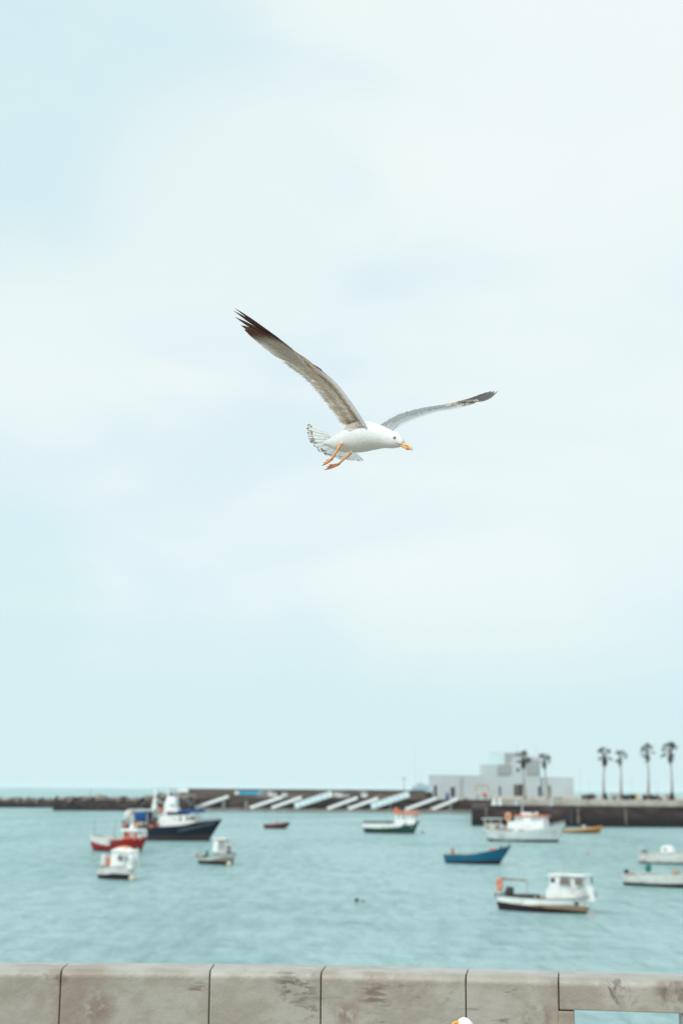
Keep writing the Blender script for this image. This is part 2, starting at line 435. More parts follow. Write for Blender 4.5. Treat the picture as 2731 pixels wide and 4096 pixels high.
def block(px0, px1, zb, name, mat, gap=.003, inset=0.0, n=None):
    mb = MB(); n = n or max(3, int((px1 - px0) / 60))
    rings = []
    a0, a1 = wallpt(px0), wallpt(px1)
    L_ = (a1 - a0).length
    for i in range(n + 1):
        t = i / n; t = gap / L_ + t * (1 - 2 * gap / L_)
        px = px0 + (px1 - px0) * t
        p = wallpt(px); tan = (wallpt(px + 30) - wallpt(px - 30)).normalized(); nr = Vector((-tan.y, tan.x, 0))
        rings.append([p + nr * o + Vector((0, 0, z)) for o, z in cross(zb, inset=inset)])
    mb.rings(rings)
    for i in range(len(mb.v)): mb.v[i] = tuple(Vector(mb.v[i]) - Vector((0, 8, GZ)))
    o = mb.build(name, mat, parapet, smooth=False, bevel=.006)
    for p in o.data.polygons: p.use_smooth = abs(p.normal.z) > .02 and abs(p.normal.z) < .999
    return o
joints = [-3000, -2450, -1960, -1380, -880, -330, 246, 840, 1284, 1862, 2232]
for a, c in zip(joints, joints[1:]): block(a, c, GZ, 'stone_block', LIME)
block(-3000, 2229, GZ, 'mortar', MORTAR, gap=.0, inset=.014, n=60)
block(2224, 2244, TZ - .160, 'mortar', MORTAR, gap=0, inset=.014, n=2)
block(2232, 3100, TZ - .166, 'coping_stone', LIME)
def pier_block(px0, px1):
    mb = MB(); rings = []
    for i in range(4):
        px = px0 + (px1 - px0) * i / 3; p = wallpt(px); tan = (wallpt(px + 30) - wallpt(px - 30)).normalized(); nr = Vector((-tan.y, tan.x, 0))
        rings.append([p + nr * o + Vector((0, -8, z - GZ)) for o, z in ((.003, GZ), (.003, TZ - .173), (.35, TZ - .173), (.35, GZ))])
    mb.rings(rings); mb.build('stone_pillar', LIME, parapet, bevel=.006)
pier_block(2226, 2292); pier_block(2722, 3100)
g = MB()
edge = [wallpt(px) for px in range(-5000, 8200, 300)]
ids0 = [g.vert((p.x, -30, GZ)) for p in edge]; ids1 = [g.vert((p.x, p.y + .42, GZ)) for p in edge]; ids2 = [g.vert((p.x, p.y + .42, -2)) for p in edge]
for i in range(len(edge) - 1):
    g.face((ids0[i], ids0[i + 1], ids1[i + 1], ids1[i])); g.face((ids1[i], ids1[i + 1], ids2[i + 1], ids2[i]))
tag(g.build('promenade', PAVE), kind='structure')
# ------------------------------------------------------------------ gull materials
def plume_mat(name='plumage', thin=.45):
    m, N, L, b = new_mat(name)
    at_ = N.new('ShaderNodeAttribute'); at_.attribute_name = 'plumage'
    tc = N.new('ShaderNodeTexCoord')
    n = N.new('ShaderNodeTexNoise'); n.inputs['Scale'].default_value = 90; n.inputs['Detail'].default_value = 4
    L.new(tc.outputs['Object'], n.inputs['Vector'])
    mr = N.new('ShaderNodeMapRange'); mr.inputs['To Min'].default_value = .84; mr.inputs['To Max'].default_value = 1.12
    L.new(n.outputs['Fac'], mr.inputs['Value'])
    mu = N.new('ShaderNodeVectorMath'); mu.operation = 'SCALE'; L.new(at_.outputs['Color'], mu.inputs[0]); L.new(mr.outputs[0], mu.inputs['Scale'])
    L.new(mu.outputs[0], b.inputs['Base Color']); b.inputs['Roughness'].default_value = .75
    b.inputs['Specular IOR Level'].default_value = .2
    bp = N.new('ShaderNodeBump'); bp.inputs['Strength'].default_value = .25; bp.inputs['Distance'].default_value = .004
    n2 = N.new('ShaderNodeTexNoise'); n2.inputs['Scale'].default_value = 160; L.new(tc.outputs['Object'], n2.inputs['Vector'])
    L.new(n2.outputs['Fac'], bp.inputs['Height']); L.new(bp.outputs[0], b.inputs['Normal'])
    tr = N.new('ShaderNodeBsdfTranslucent'); L.new(mu.outputs[0], tr.inputs[0])
    ms = N.new('ShaderNodeMixShader'); ms.inputs[0].default_value = thin
    L.new(b.outputs[0], ms.inputs[1]); L.new(tr.outputs[0], ms.inputs[2])
    L.new(ms.outputs[0], N['Material Output'].inputs[0])
    return m
def horn_mat():
    m, N, L, b = new_mat('bill_and_legs')
    at_ = N.new('ShaderNodeAttribute'); at_.attribute_name = 'plumage'
    L.new(at_.outputs['Color'], b.inputs['Base Color']); b.inputs['Roughness'].default_value = .42
    b.inputs['Subsurface Weight'].default_value = .15; b.inputs['Subsurface Radius'].default_value = (.004, .002, .001)
    return m
PLUME, HORN = plume_mat(), horn_mat()
m, N, L, b = new_mat('eye'); a_ = N.new('ShaderNodeAttribute'); a_.attribute_name = 'plumage'
L.new(a_.outputs['Color'], b.inputs['Base Color']); b.inputs['Roughness'].default_value = .08; EYEM = m
GM = [PLUME, HORN, EYEM, plume_mat('body_plumage', 0.0)]
WHT = (.92, .925, .915); GREYF = (.45, .49, .51); DARK = (.085, .050, .043); BEI = (.50, .455, .39)
def mixc(a, b, t): t = max(0, min(1, t)); return tuple(x + (y - x) * t for x, y in zip(a, b))
def feather(mb, base, tip, nrm, w, col, n=8, point=False, camber=.05, curve=0.0, jag=0.0, m=0, base_w=.45, ps=.45, rs=.72):
    base, tip, nrm = Vector(base), Vector(tip), Vector(nrm).normalized()
    d = tip - base; ln = d.length; d.normalize(); side = d.cross(nrm).normalized(); nrm = side.cross(d)
    ids = []
    for i in range(n + 1):
        t = i / n
        if point: k = (base_w + (1 - base_w) * min(1, t / .3)) * (1 - max(0, (t - ps) / (1 - ps)) ** 1.6)
        else: k = (base_w + (1 - base_w) * min(1, t / .35)) * math.sqrt(max(0, 1 - max(0, (t - rs) / (1 - rs)) ** 2))
        k = max(k, .03)
        c = base + d * (ln * t) + side * (curve * ln * math.sin(math.pi * t)) + nrm * (camber * .0)
        hw = w * .5 * k
        row = []
        for sx, up in ((-1, 0), (-.5, .75), (0, 1), (.5, .75), (1, 0)):
            jj = jag * (random.random() - .5) * w if abs(sx) == 1 else 0
            p = c + side * (sx * hw + jj) + nrm * (up * w * camber)
            row.append(mb.vert(p, col(t, sx)))
        ids.append(row)
    for A, B in zip(ids, ids[1:]):
        for j in range(4): mb.face((A[j], A[j + 1], B[j + 1], B[j]), m)
# ------------------------------------------------------------------ flying gull
root_g = at(1450, 1750, GULL_Y)
def G(px, py, d=0.0): return at(px, py, GULL_Y + d) - root_g
K = GULL_Y / FPX          # metres per px at the gull
TOV = Vector((0, -1, -.12)).normalized()    # towards the viewer
gl = MB()
def body_loft(mb, st, colf, nseg=26, ns=6, m=0):
    # st: (px,py,depth, half-height px, half-width px)
    P = catmull([(a[0], a[1], a[2]) for a in st], ns); Q = catmull([(a[3], a[4], 0) for a in st], ns)
    C = [G(p.x, p.y, p.z) for p in P]
    ids = []
    for i, c in enumerate(C):
        d = (C[min(i + 1, len(C) - 1)] - C[max(i - 1, 0)]).normalized()
        vside = d.cross(Vector((0, 0, 1))).normalized(); up = vside.cross(d).normalized()
        if vside.y > 0: vside = -vside
        row = []
        for k in range(nseg):
            a = 2 * math.pi * k / nseg
            p = c + up * (math.sin(a) * Q[i].x * K) + vside * (math.cos(a) * Q[i].y * K)
            row.append(mb.vert(p, colf(p, math.sin(a), i / (len(C) - 1))))
        ids.append(row)
    for A, B in zip(ids, ids[1:]):
        for j in range(nseg):
            jj = (j + 1) % nseg; mb.face((A[j], A[jj], B[jj], B[j]), m)
    mb.face(ids[0][::-1], m); mb.face(ids[-1], m)
def bodycol(p, s, t):
    n_ = noise.noise(p * 22) * .5 + .5
    c = (.74, .76, .755)
    if s < -.1 and t < .62: c = mixc(c, (.74, .66, .56), max(0, n_ - .48) * 1.4)
    return c
body = [(1296, 1775, .125, 6, 10), (1318, 1773, .112, 17, 22), (1343, 1771, .10, 32, 34), (1372, 1768, .083, 44, 46), (1402, 1758, .064, 55, 55),
        (1435, 1750, .045, 63, 60), (1470, 1745, .022, 62, 60), (1503, 1747, 0.0, 54, 52), (1530, 1751, -.018, 45, 44),
        (1553, 1756, -.034, 38, 36), (1574, 1760, -.05, 35, 30), (1590, 1765, -.062, 28, 25), (1602, 1770, -.072, 20, 18), (1611, 1775, -.08, 11, 11)]
body_loft(gl, body, bodycol, m=3)
# bill: upper and lower mandible
def billc(p, s, t):
    c = (.72, .44, .17) if t < .75 else mixc((.72, .44, .17), (.70, .55, .34), (t - .75) * 4)
    return c
body_loft(gl, [(1600, 1775, -.074, 9, 8), (1612, 1778, -.082, 8, 7), (1624, 1782, -.090, 7.5, 6), (1634, 1787, -.096, 7.5, 5), (1641, 1792, -.101, 6.5, 4.2),
               (1645, 1797, -.104, 5, 3.2), (1646, 1803, -.105, 2, 1.4)], billc, 14, 4, 1)
def lowc(p, s, t):
    if .62 < t < .90: return (.60, .08, .04)
    return (.70, .42, .16) if t < .9 else (.60, .44, .24)
body_loft(gl, [(1594, 1781, -.070, 4, 6), (1606, 1784, -.079, 4.5, 6), (1618, 1789, -.087, 5, 5.5), (1627, 1794, -.093, 5.5, 4.5), (1634, 1797, -.097, 3.5, 3), (1638, 1798, -.100, 2, 1.5)], lowc, 12, 4, 1)
# gape line and nostril
gl.cc = (.28, .20, .14)
gl.tube([G(1579, 1770, -.098), G(1588, 1773, -.098), G(1597, 1777, -.095), G(1606, 1781, -.096)], [.0006, .0013, .0014, .0005], 6, 1)
gl.tube([G(1622, 1780, -.098), G(1628, 1783, -.102)], [.0012, .0009], 6, 1)
# eye: ring, iris, pupil, set on the side of the head that faces us
def disc(mb, c, nrm, r0, r1, col, m, h=0.0015, n=20):
    nrm = nrm.normalized(); u = nrm.cross(Vector((0, 0, 1))).normalized(); v = u.cross(nrm)
    rings = []
    for rr, hh in ((r0, 0), (r0 * .97, h * .6), (r0 * .8, h), (r1, h * 1.15)):
        rings.append([mb.vert(c + (u * math.cos(2 * math.pi * k / n) + v * math.sin(2 * math.pi * k / n)) * rr + nrm * hh, col) for k in range(n)])
    for A, B in zip(rings, rings[1:]):
        for j in range(n): mb.face((A[j], A[(j + 1) % n], B[(j + 1) % n], B[j]), m)
    mb.face(rings[-1], m)
en = Vector((-.35, -1, .12)).normalized()
ec = G(1577.5, 1751, -.0805)
disc(gl, ec, en, 6.3 * K, 5 * K, (.16, .04, .025), 1, .0016)
disc(gl, ec + en * .0016, en, 4.6 * K, 3.8 * K, (.66, .52, .40), 2, .0008)
disc(gl, ec + en * .0026, en, 2.2 * K, 1.5 * K, (.01, .008, .008), 2, .0006)
# --- near wing, underside towards us: stations (leading px,py,depth, trailing px,py,depth)
NW = [(1462, 1700, -.045, 1398, 1722, .060), (1451, 1682, -.05, 1390, 1708, .065), (1428, 1644, -.058, 1358, 1688, .07), (1390, 1590, -.068, 1322, 1638, .065),
      (1352, 1541, -.076, 1283, 1589, .055), (1302, 1495, -.084, 1238, 1536, .04), (1260, 1464, -.09, 1198, 1500, .03), (1225, 1436, -.094, 1150, 1466, .02),
      (1168, 1396, -.102, 1103, 1426, 0.0), (1122, 1365, -.11, 1065, 1391, -.02), (1053, 1315, -.125, 1030, 1366, -.05), (996, 1273, -.14, 992, 1330, -.08), (940, 1233, -.15, 950, 1262, -.12)]
def wingmap(W):
    Lp = catmull([w_[:3] for w_ in W], 8); Tp = catmull([w_[3:] for w_ in W], 8); n_ = len(Lp) - 1
    def S(u, v, off=0.0, nrm=None):
        x = max(0, min(n_ - 1e-6, u * n_)); i = int(x); f = x - i
        l = Lp[i].lerp(Lp[i + 1], f); t = Tp[i].lerp(Tp[i + 1], f)
        q = l.lerp(t, v)
        p = G(q.x, q.y, q.z)
        if v > 1: pass
        return p + (nrm * off if nrm is not None else Vector())
    def Nn(u, v):
        a = S(u + .01, v) - S(u - .01, v); b = S(u, v + .02) - S(u, v - .02)
        q = a.cross(b).normalized()
        if q.y > 0: q = -q
        return q
    return S, Nn
S1, N1 = wingmap(NW)
def jit(c, k=.08):
    j = 1 + (random.random() - .5) * 2 * k; return tuple(x * j for x in c)
def sheet(mb, S, Nn, u0, u1, v0, v1, off, colf, nu=50, nv=6, m=0, thick=0.0):
    ids = []
    for i in range(nu + 1):
        u = u0 + (u1 - u0) * i / nu; row = []
        for j in range(nv + 1):
            v = v0 + (v1 - v0) * j / nv
            bulge = thick * math.sin(math.pi * min(1, max(0, j / nv))) * (1 - .6 * i / nu)
            row.append(mb.vert(S(u, v) + Nn(u, v) * (off + bulge), colf(u, v)))
        ids.append(row)
    for A, B in zip(ids, ids[1:]):
        for j in range(nv): mb.face((A[j], A[j + 1], B[j + 1], B[j]), m)
# upper side sheet (seen from above and behind), then the flight feathers, then rows of under-coverts
sheet(gl, S1, N1, 0, .60, 0.04, .45, -.005, lambda u, v: (.7, .72, .73), thick=0)
ptips = [(938, 1232, -.150), (934, 1242, -.146), (940, 1267, -.138), (964, 1300, -.125), (976, 1317, -.115), (992, 1333, -.105), (1010, 1348, -.09), (1028, 1364, -.075), (1048, 1381, -.055), (1078, 1404, -.03)]
pbase = [(1170, 1398, -.108), (1176, 1404, -.106), (1184, 1412, -.103), (1193, 1420, -.10), (1202, 1428, -.097), (1210, 1436, -.094), (1219, 1444, -.09), (1228, 1453, -.086), (1238, 1463, -.08), (1248, 1473, -.075)]
for i in range(9, -1, -1):
    tp, bs = ptips[i], pbase[i]
    start = (.04, .14, .32, .48, .60, .73, .78, .88, .95, 1)[i]
    tone = jit(DARK, .25)
    def pc(t, s, i=i, start=start, tone=tone):
        li = mixc((.46, .38, .31), (.80, .76, .69), min(1, i / 6))
        rusty = mixc(tone, (.34, .165, .10), (.25 + .5 * (s > 0)) * min(1, i / 4))
        c = mixc(li, rusty, (t - start + .08 * s + .05 * noise.noise(Vector((i * 3, s * 2, t * 9)))) / .22)
        if abs(s) < .2: c = mixc(c, (.12, .08, .06) if t > start else (.42, .36, .30), .45)
        return c
    w_ = (16, 22, 26, 30, 32, 32, 32, 32, 32, 32)[i] * K
    nn = N1(.8, .5)
    feather(gl, G(*bs) + nn * (.0012 * i), G(*tp) + nn * (.0004 * i), nn, w_, pc, n=14, point=(i < 7), ps=(.72 if i < 3 else .86), camber=.02, curve=.01, jag=.05 + .05 * (i > 2))
def vane(u, v, du, dv, off, wpx, col, jag=.1, n=7):
    def warm(t, s_): c = col(t, s_); return (min(.93, c[0] * 1.27), min(.92, c[1] * 1.25), min(.90, c[2] * 1.27))
    nn = N1(max(.02, min(.97, u)), .5); 
    feather(gl, S1(u, v) + nn * off, S1(max(0, min(.99, u + du)), v + dv) + nn * (off * .6), nn, wpx * K, warm, n=n, point=True, camber=.02, curve=random.uniform(-.02, .03), jag=jag, base_w=.7)
def tips(u): return mixc((.74, .69, .62), (.86, .85, .82), (u - .28) / .2)
# secondaries: long narrow overlapping vanes, soft broken ends
for k in range(58):
    u = .03 + .60 * k / 57; c0 = jit(mixc((.62, .53, .43), (.74, .68, .59), (u - .25) / .3), .06); e_ = jit(tips(u), .05)
    L_ = .045 + .055 * min(1, u / .4)
    vane(u - .01, .25, L_, .70 + random.uniform(-.03, .07), -.002 + .0003 * (k % 3), random.uniform(17, 23), lambda t, s, c0=c0, e_=e_: mixc(c0, e_, (t - .55) * 2.6 if s < 0 else (t - .7) * 2.2), jag=.12, n=9)
for k in range(260):       # short barbs breaking up the trailing edge
    u = random.uniform(.02, .60); c_ = jit(tips(u), .06)
    vane(u, .80, .024, random.uniform(.10, .25), random.uniform(-.002, .001), random.uniform(3, 6), lambda t, s, c_=c_: c_, jag=.2, n=5)
# under-coverts in three soft rows
for (n_, v0, dv, off, wp, ca, cb) in ((70, .34, .40, .002, 13, (.60, .52, .42), (.76, .70, .61)), (70, .22, .34, .0035, 11, (.80, .74, .65), (.72, .64, .54)), (64, .10, .30, .005, 9, (.64, .54, .43), (.68, .59, .49))):
    for k in range(n_):
        u = .02 + .70 * k / (n_ - 1) + random.uniform(-.003, .003); c0 = jit(mixc(ca, cb, (u - .2) / .35), .07)
        vane(u, v0, .030 + .03 * min(1, u), dv + random.uniform(-.05, .05), off, wp * random.uniform(.85, 1.2), lambda t, s, c0=c0: mixc(c0, (.78, .73, .66), max(0, t - .6) * .8), jag=.12)
for k in range(80):       # marginal coverts
    u = .01 + .80 * k / 79; c0 = jit(mixc((.82, .78, .71), (.66, .57, .46), (u - .40) / .15), .05)
    vane(u, .0, .022, .20 + random.uniform(-.03, .03), .006, 8 * random.uniform(.8, 1.2), lambda t, s, c0=c0: c0, jag=.1, n=5)
def arm(u0, u1, n_, r0, r1, colf):
    pts = [S1(u0 + (u1 - u0) * i / n_, .05) for i in range(n_ + 1)]
    rings = []
    for i, p in enumerate(pts):
        u = u0 + (u1 - u0) * i / n_; r = r0 + (r1 - r0) * i / n_
        d = (pts[min(i + 1, n_)] - pts[max(i - 1, 0)]).normalized(); nn = N1(u, .1); s_ = d.cross(nn)
        rings.append([gl.vert(p + (nn * math.cos(a) + s_ * math.sin(a)) * r, colf(u)) for a in [2 * math.pi * k / 10 for k in range(10)]])
    for A, B in zip(rings, rings[1:]):
        for j in range(10): gl.face((A[j], A[(j + 1) % 10], B[(j + 1) % 10], B[j]))
    gl.face(rings[0][::-1]); gl.face(rings[-1])
arm(0, .62, 60, .0045, .0028, lambda u: mixc((.84, .84, .82), (.58, .51, .43), (u - .36) / .12))
arm(.60, .97, 40, .0034, .0010, lambda u: mixc((.50, .43, .36), DARK, (u - .64) / .05))
gl.cc = (.05, .03, .03)
gl.tube([S1(.44, -.01), S1(.455, -.03), S1(.48, -.035), S1(.52, -.01)], [.0006, .0018, .0018, .0006], 6)
gl.cc = None
# brown streaks: one long line through the coverts and short ones in the armpit
for k in range(60):
    u = .06 + .36 * k / 59; vane(u, .16 + .03 * math.sin(k), .022, .09, .0085, 2.6, lambda t, s: (.30, .22, .165), n=4)
for k in range(40):
    u = random.uniform(.02, .15); v = random.uniform(.12, .8)
    vane(u, v, .018, random.uniform(.08, .2), .009, 2.8, lambda t, s: (.26, .19, .145), n=4)
# axillaries: long soft feathers closing the root
for k in range(40):
    f = k / 39; px = 1400 + 62 * f; py = 1722 - 14 * f
    feather(gl, G(px, py, -.030 + .03 * (1 - f)), G(px - 26 + random.uniform(-4, 4), py - 24 - 10 * random.random() + 20 * (1 - f), -.010 + .05 * (1 - f) - .035 * f), TOV, 9 * K, lambda t, s: mixc((.84, .84, .82), (.76, .71, .64), t), n=6, point=True, jag=.1, camber=.02)
# --- far wing, upper side towards us: leading edge is the lower outline
FW = [(1545, 1742, .030, 1490, 1700, .075), (1572, 1724, .035, 1517, 1701, .095), (1603, 1707, .06, 1560, 1675, .13), (1649, 1684, .10, 1603, 1655, .165), (1718, 1659, .16, 1664, 1638, .215),
      (1756, 1647, .20, 1718, 1628, .255), (1810, 1638, .25, 1779, 1619, .30), (1845, 1629, .285, 1833, 1607, .335), (1882, 1619, .32, 1882, 1596, .365),
      (1909, 1607, .345, 1921, 1581, .39), (1940, 1596, .37, 1944, 1571, .405), (1967, 1582, .395, 1970, 1565, .415), (1989, 1565, .42, 1988, 1564, .42)]
S2, N2 = wingmap(FW)
def fcol(u, v):
    c = mixc((.44, .49, .50), (.50, .54, .54), v)
    if v < .22: c = mixc((.84, .86, .85), c, v / .3)
    if u > .5: c = mixc(c, (.72, .70, .66), (u - .5) / .08)
    if u > .66: c = mixc(c, (.12, .09, .08), (u - .66) / .06)
    return c
sheet(gl, S2, N2, 0, .76, 0, .96, 0.0, fcol, 90, 10, thick=.003)
def vane2(u, v, du, dv, off, wpx, col, jag=.1, n=6):
    nn = N2(max(.02, min(.95, u)), .5)
    feather(gl, S2(u, v) + nn * off, S2(max(0, min(.99, u + du)), v + dv) + nn * off, nn, wpx * K, col, n=n, point=True, camber=.01, curve=random.uniform(-.02, .02), jag=jag, base_w=.8)
for k in range(150):
    u = .03 + .58 * k / 149 + random.uniform(-.004, .004); c0 = jit((.44, .48, .495) if u < .48 else (.66, .64, .60), .04)
    nn = N2(u, .5)
    feather(gl, S2(u, .55) + nn * .0035, S2(min(.99, u + .03), .97 + random.uniform(-.04, .035)) + nn * .0035, nn, 7 * K, lambda t, s, c0=c0: mixc(c0, (.56, .59, .60), max(0, t - .7)), n=6, camber=.01, jag=.05, base_w=.9)
for k in range(26):     # brown moult flecks along the pale leading band
    u = .28 + .26 * (k / 25) + random.uniform(-.006, .006); v = random.uniform(.26, .40)
    if k in (5, 6, 7, 11, 12, 16, 17, 18): continue
    vane2(u, v, -.004, random.uniform(.10, .2), .006, 3.0, lambda t, s: (.30, .19, .13), n=4)
for k in range(16):
    u = random.uniform(.50, .64); v = random.uniform(.40, .95)
    vane2(u, v, .016, .08, .006, 4, lambda t, s: (.40, .31, .25), n=4)
gl.cc = (.09, .05, .045)
gl.tube([S2(.585, .08) + N2(.58, .1) * .005, S2(.60, .04) + N2(.6, .1) * .005, S2(.612, .10) + N2(.6, .1) * .005, S2(.618, .40) + N2(.6, .1) * .006], [.0004, .0012, .0016, .0010], 6)
gl.cc = None
p2b = [(1890, 1608, .318), (1880, 1608, .314), (1872, 1607, .310), (1862, 1606, .306), (1850, 1606, .30), (1838, 1607, .292), (1826, 1609, .285)]
p2t = [(1990, 1564, .42), (1978, 1564.5, .415), (1966, 1565, .412), (1950, 1569, .406), (1932, 1576, .395), (1912, 1585, .38), (1890, 1593, .365)]
for i in range(6, -1, -1):
    nn = TOV
    def pc(t, s, i=i):
        c = mixc((.60, .55, .50), (.23, .21, .21), (t - .14 + .02 * i) / .12)
        if s > .3: c = mixc(c, (.30, .29, .29), .5)
        if abs(s) < .2: c = mixc(c, (.40, .39, .38), .5)
        if t > .95 and i > 0: c = (.82, .84, .84)
        return c
    feather(gl, G(*p2b[i]) + nn * .0012 * (7 - i), G(*p2t[i]) + nn * .0012 * (7 - i), nn, (11, 13, 14, 15, 15, 15, 14)[i] * K, pc, n=16, point=True, ps=(.6 if i < 1 else .8), camber=.02, curve=(.07 if i < 2 else .04), jag=.04)
for (a, b_) in (((1900, 1598), (1911, 1603)), ((1892, 1600), (1899, 1606))):
    feather(gl, G(*a, .300), G(*b_, .302), TOV, 6 * K, lambda t, s: (.86, .87, .87), n=5)
for k in range(10):
    px = random.uniform(1872, 1898); py = 1617 - (px - 1858) * .22 + random.uniform(-6, 0)
    feather(gl, G(px, py, .300), G(px + 11, py - 3, .312), TOV, 3.5 * K, lambda t, s: (.24, .15, .10), n=4, point=True)
# scapulars covering the far wing root
for k in range(30):
    u = random.uniform(.0, .12); v = random.uniform(.05, .7); nn = N2(u, v)
    feather(gl, S2(u, v) + nn * .004, S2(u + .04, v + .05) + nn * .005, nn, 10 * K, lambda t, s: mixc((.66, .70, .72), (.58, .62, .64), t), n=5, point=True, camber=.02)
# --- tail: twelve feathers fanned downwards and back
tt = [(1229, 1688), (1221, 1703), (1222, 1722), (1227, 1745), (1236, 1765), (1252, 1785), (1275, 1806), (1305, 1824), (1335, 1833), (1372, 1840), (1415, 1845), (1459, 1845)]
ids = []; NF, NT = 144, 30      # one pleated fan, twelve feather ends
mats_tail = []
for a in range(NF + 1):
    f = a / NF; k_ = min(10.999, f * 11); i = int(k_); r_ = k_ - i
    tx, ty = [tt[i][q] + (tt[i + 1][q] - tt[i][q]) * r_ for q in (0, 1)]
    ph = (f * 12) % 1.0; fi = int(f * 12); end = 1.0 - .05 * abs(ph - .5) ** 2 * 4 - .02 * noise.noise(Vector((f * 60, 0, 0))) + .012 * math.sin(fi * 2.3)
    row_ = []
    for j in range(NT + 1):
        t = j / NT; tt_ = t * end; x0, y0 = 1352 + 34 * f, 1750 + 24 * f
        bow = 1 * math.sin(math.pi * t)
        p = G(x0 + (tx - x0) * tt_ , y0 + (ty - y0) * tt_ + bow * (1 - 2 * f), .118 + .075 * t) + TOV * (.0022 * (ph - .5) * (.3 + t) + .004 * math.sin(math.pi * f))
        c = mixc((.90, .915, .91), (.84, .86, .865), .8 * max(0, 1 - abs(ph - .04) * 14) * t)
        q = noise.noise(Vector((t * 20 + fi * 5, ph * 2.6, fi * 4.1)))
        if .80 < t < .97 and ph > .12 and q > (.05 if f < .7 else .24): c = (.25, .19, .15)
        if t > .97: c = (.93, .94, .94)
        row_.append(gl.vert(p, c))
    ids.append(row_)
for A, B in zip(ids, ids[1:]):
    for j in range(NT): gl.face((A[j], A[j + 1], B[j + 1], B[j]), 0)
for i in range(60):      # under-tail coverts, long and close-lying
    f = (i * 7 % 60) / 59; L_ = random.uniform(.22, .50)
    x0, y0 = 1356 + 30 * f, 1752 + 22 * f; k_ = min(10.99, f * 11); tx, ty = [tt[int(k_)][q] + (tt[min(11, int(k_) + 1)][q] - tt[int(k_)][q]) * (k_ % 1) for q in (0, 1)]
    feather(gl, G(x0, y0, .075), G(x0 + (tx - x0) * L_, y0 + (ty - y0) * L_, .112 + .075 * L_), TOV, 10 * K, lambda t, s: (.82, .84, .83), n=6, jag=.02, point=True, camber=.0, base_w=.8, ps=.3, m=3)
# --- legs and folded webbed feet
LEG = (.70, .33, .10)
def leg(top, ankle, heel, toes, dep):
    gl.cc = LEG
    P = [G(*top, dep), G(*ankle, dep - .004), G(ankle[0] * .6 + heel[0] * .4, ankle[1] * .6 + heel[1] * .4, dep - .004), G(*heel, dep)]
    gl.tube([P[0], P[0].lerp(P[1], .7), P[1], P[1].lerp(P[2], .35), P[2], P[2].lerp(P[3], .7), P[3]], [.0062, .0062, .0070, .0048, .0042, .0044, .0056], 10, 1)
    tops = []
    for q, (tx, ty) in enumerate(toes):
        gl.cc = mixc(LEG, (.56, .20, .08), .5)
        e = G(tx, ty, dep + .012 * (q - 1)); h = P[3]; mid = h.lerp(e, .5) + Vector((0, 0, -.002)) + TOV * .003
        gl.tube([h, h.lerp(mid, .5), mid, mid.lerp(e, .6), e], [.0050, .0048, .0046, .0038, .0020], 8, 1)
        gl.cc = (.02, .015, .012)
        gl.tube([e, e + (e - mid).normalized() * .004], [.0015, .0004], 6, 1)
        tops.append((h, mid, e))
    wc = (.60, .23, .10)
    for (h, m0, e0), (_, m1, e1) in zip(tops, tops[1:]):
        a = [gl.vert(p, wc) for p in (h, m0, e0.lerp(m0, .12), (e0 + e1) / 2 * .82 + (m0 + m1) / 2 * .18 + TOV * .002, e1.lerp(m1, .12), m1)]
        gl.face(a, 1)
    # hind toe
    gl.cc = LEG
    gl.tube([P[3] + Vector((.002, 0, .004)), P[3] + Vector((.010, -.002, .001))], [.002, .0006], 6, 1)
leg((1362, 1776), (1355, 1792), (1325, 1838), [(1290, 1861), (1296, 1851), (1306, 1840)], .020)
leg((1402, 1812), (1392, 1821), (1352, 1858), [(1301, 1878), (1310, 1867), (1318, 1859)], .038)
gl.cc = WHT
for a_, b_, r_ in (((1378, 1762, .055), (1360, 1778, .022), 11), ((1415, 1795, .060), (1402, 1812, .039), 10)):
    gl.tube([G(*a_), G(*a_).lerp(G(*b_), .6), G(*b_)], [r_ * K * 1.3, r_ * K * .75, r_ * K * .35], 12)
gull = gl.build('seagull', GM, smooth=True, loc=root_g, colors=True)
tag(gull, 'white gull flying with raised brown-tipped wing, fanned tail and dangling orange feet', 'gull')
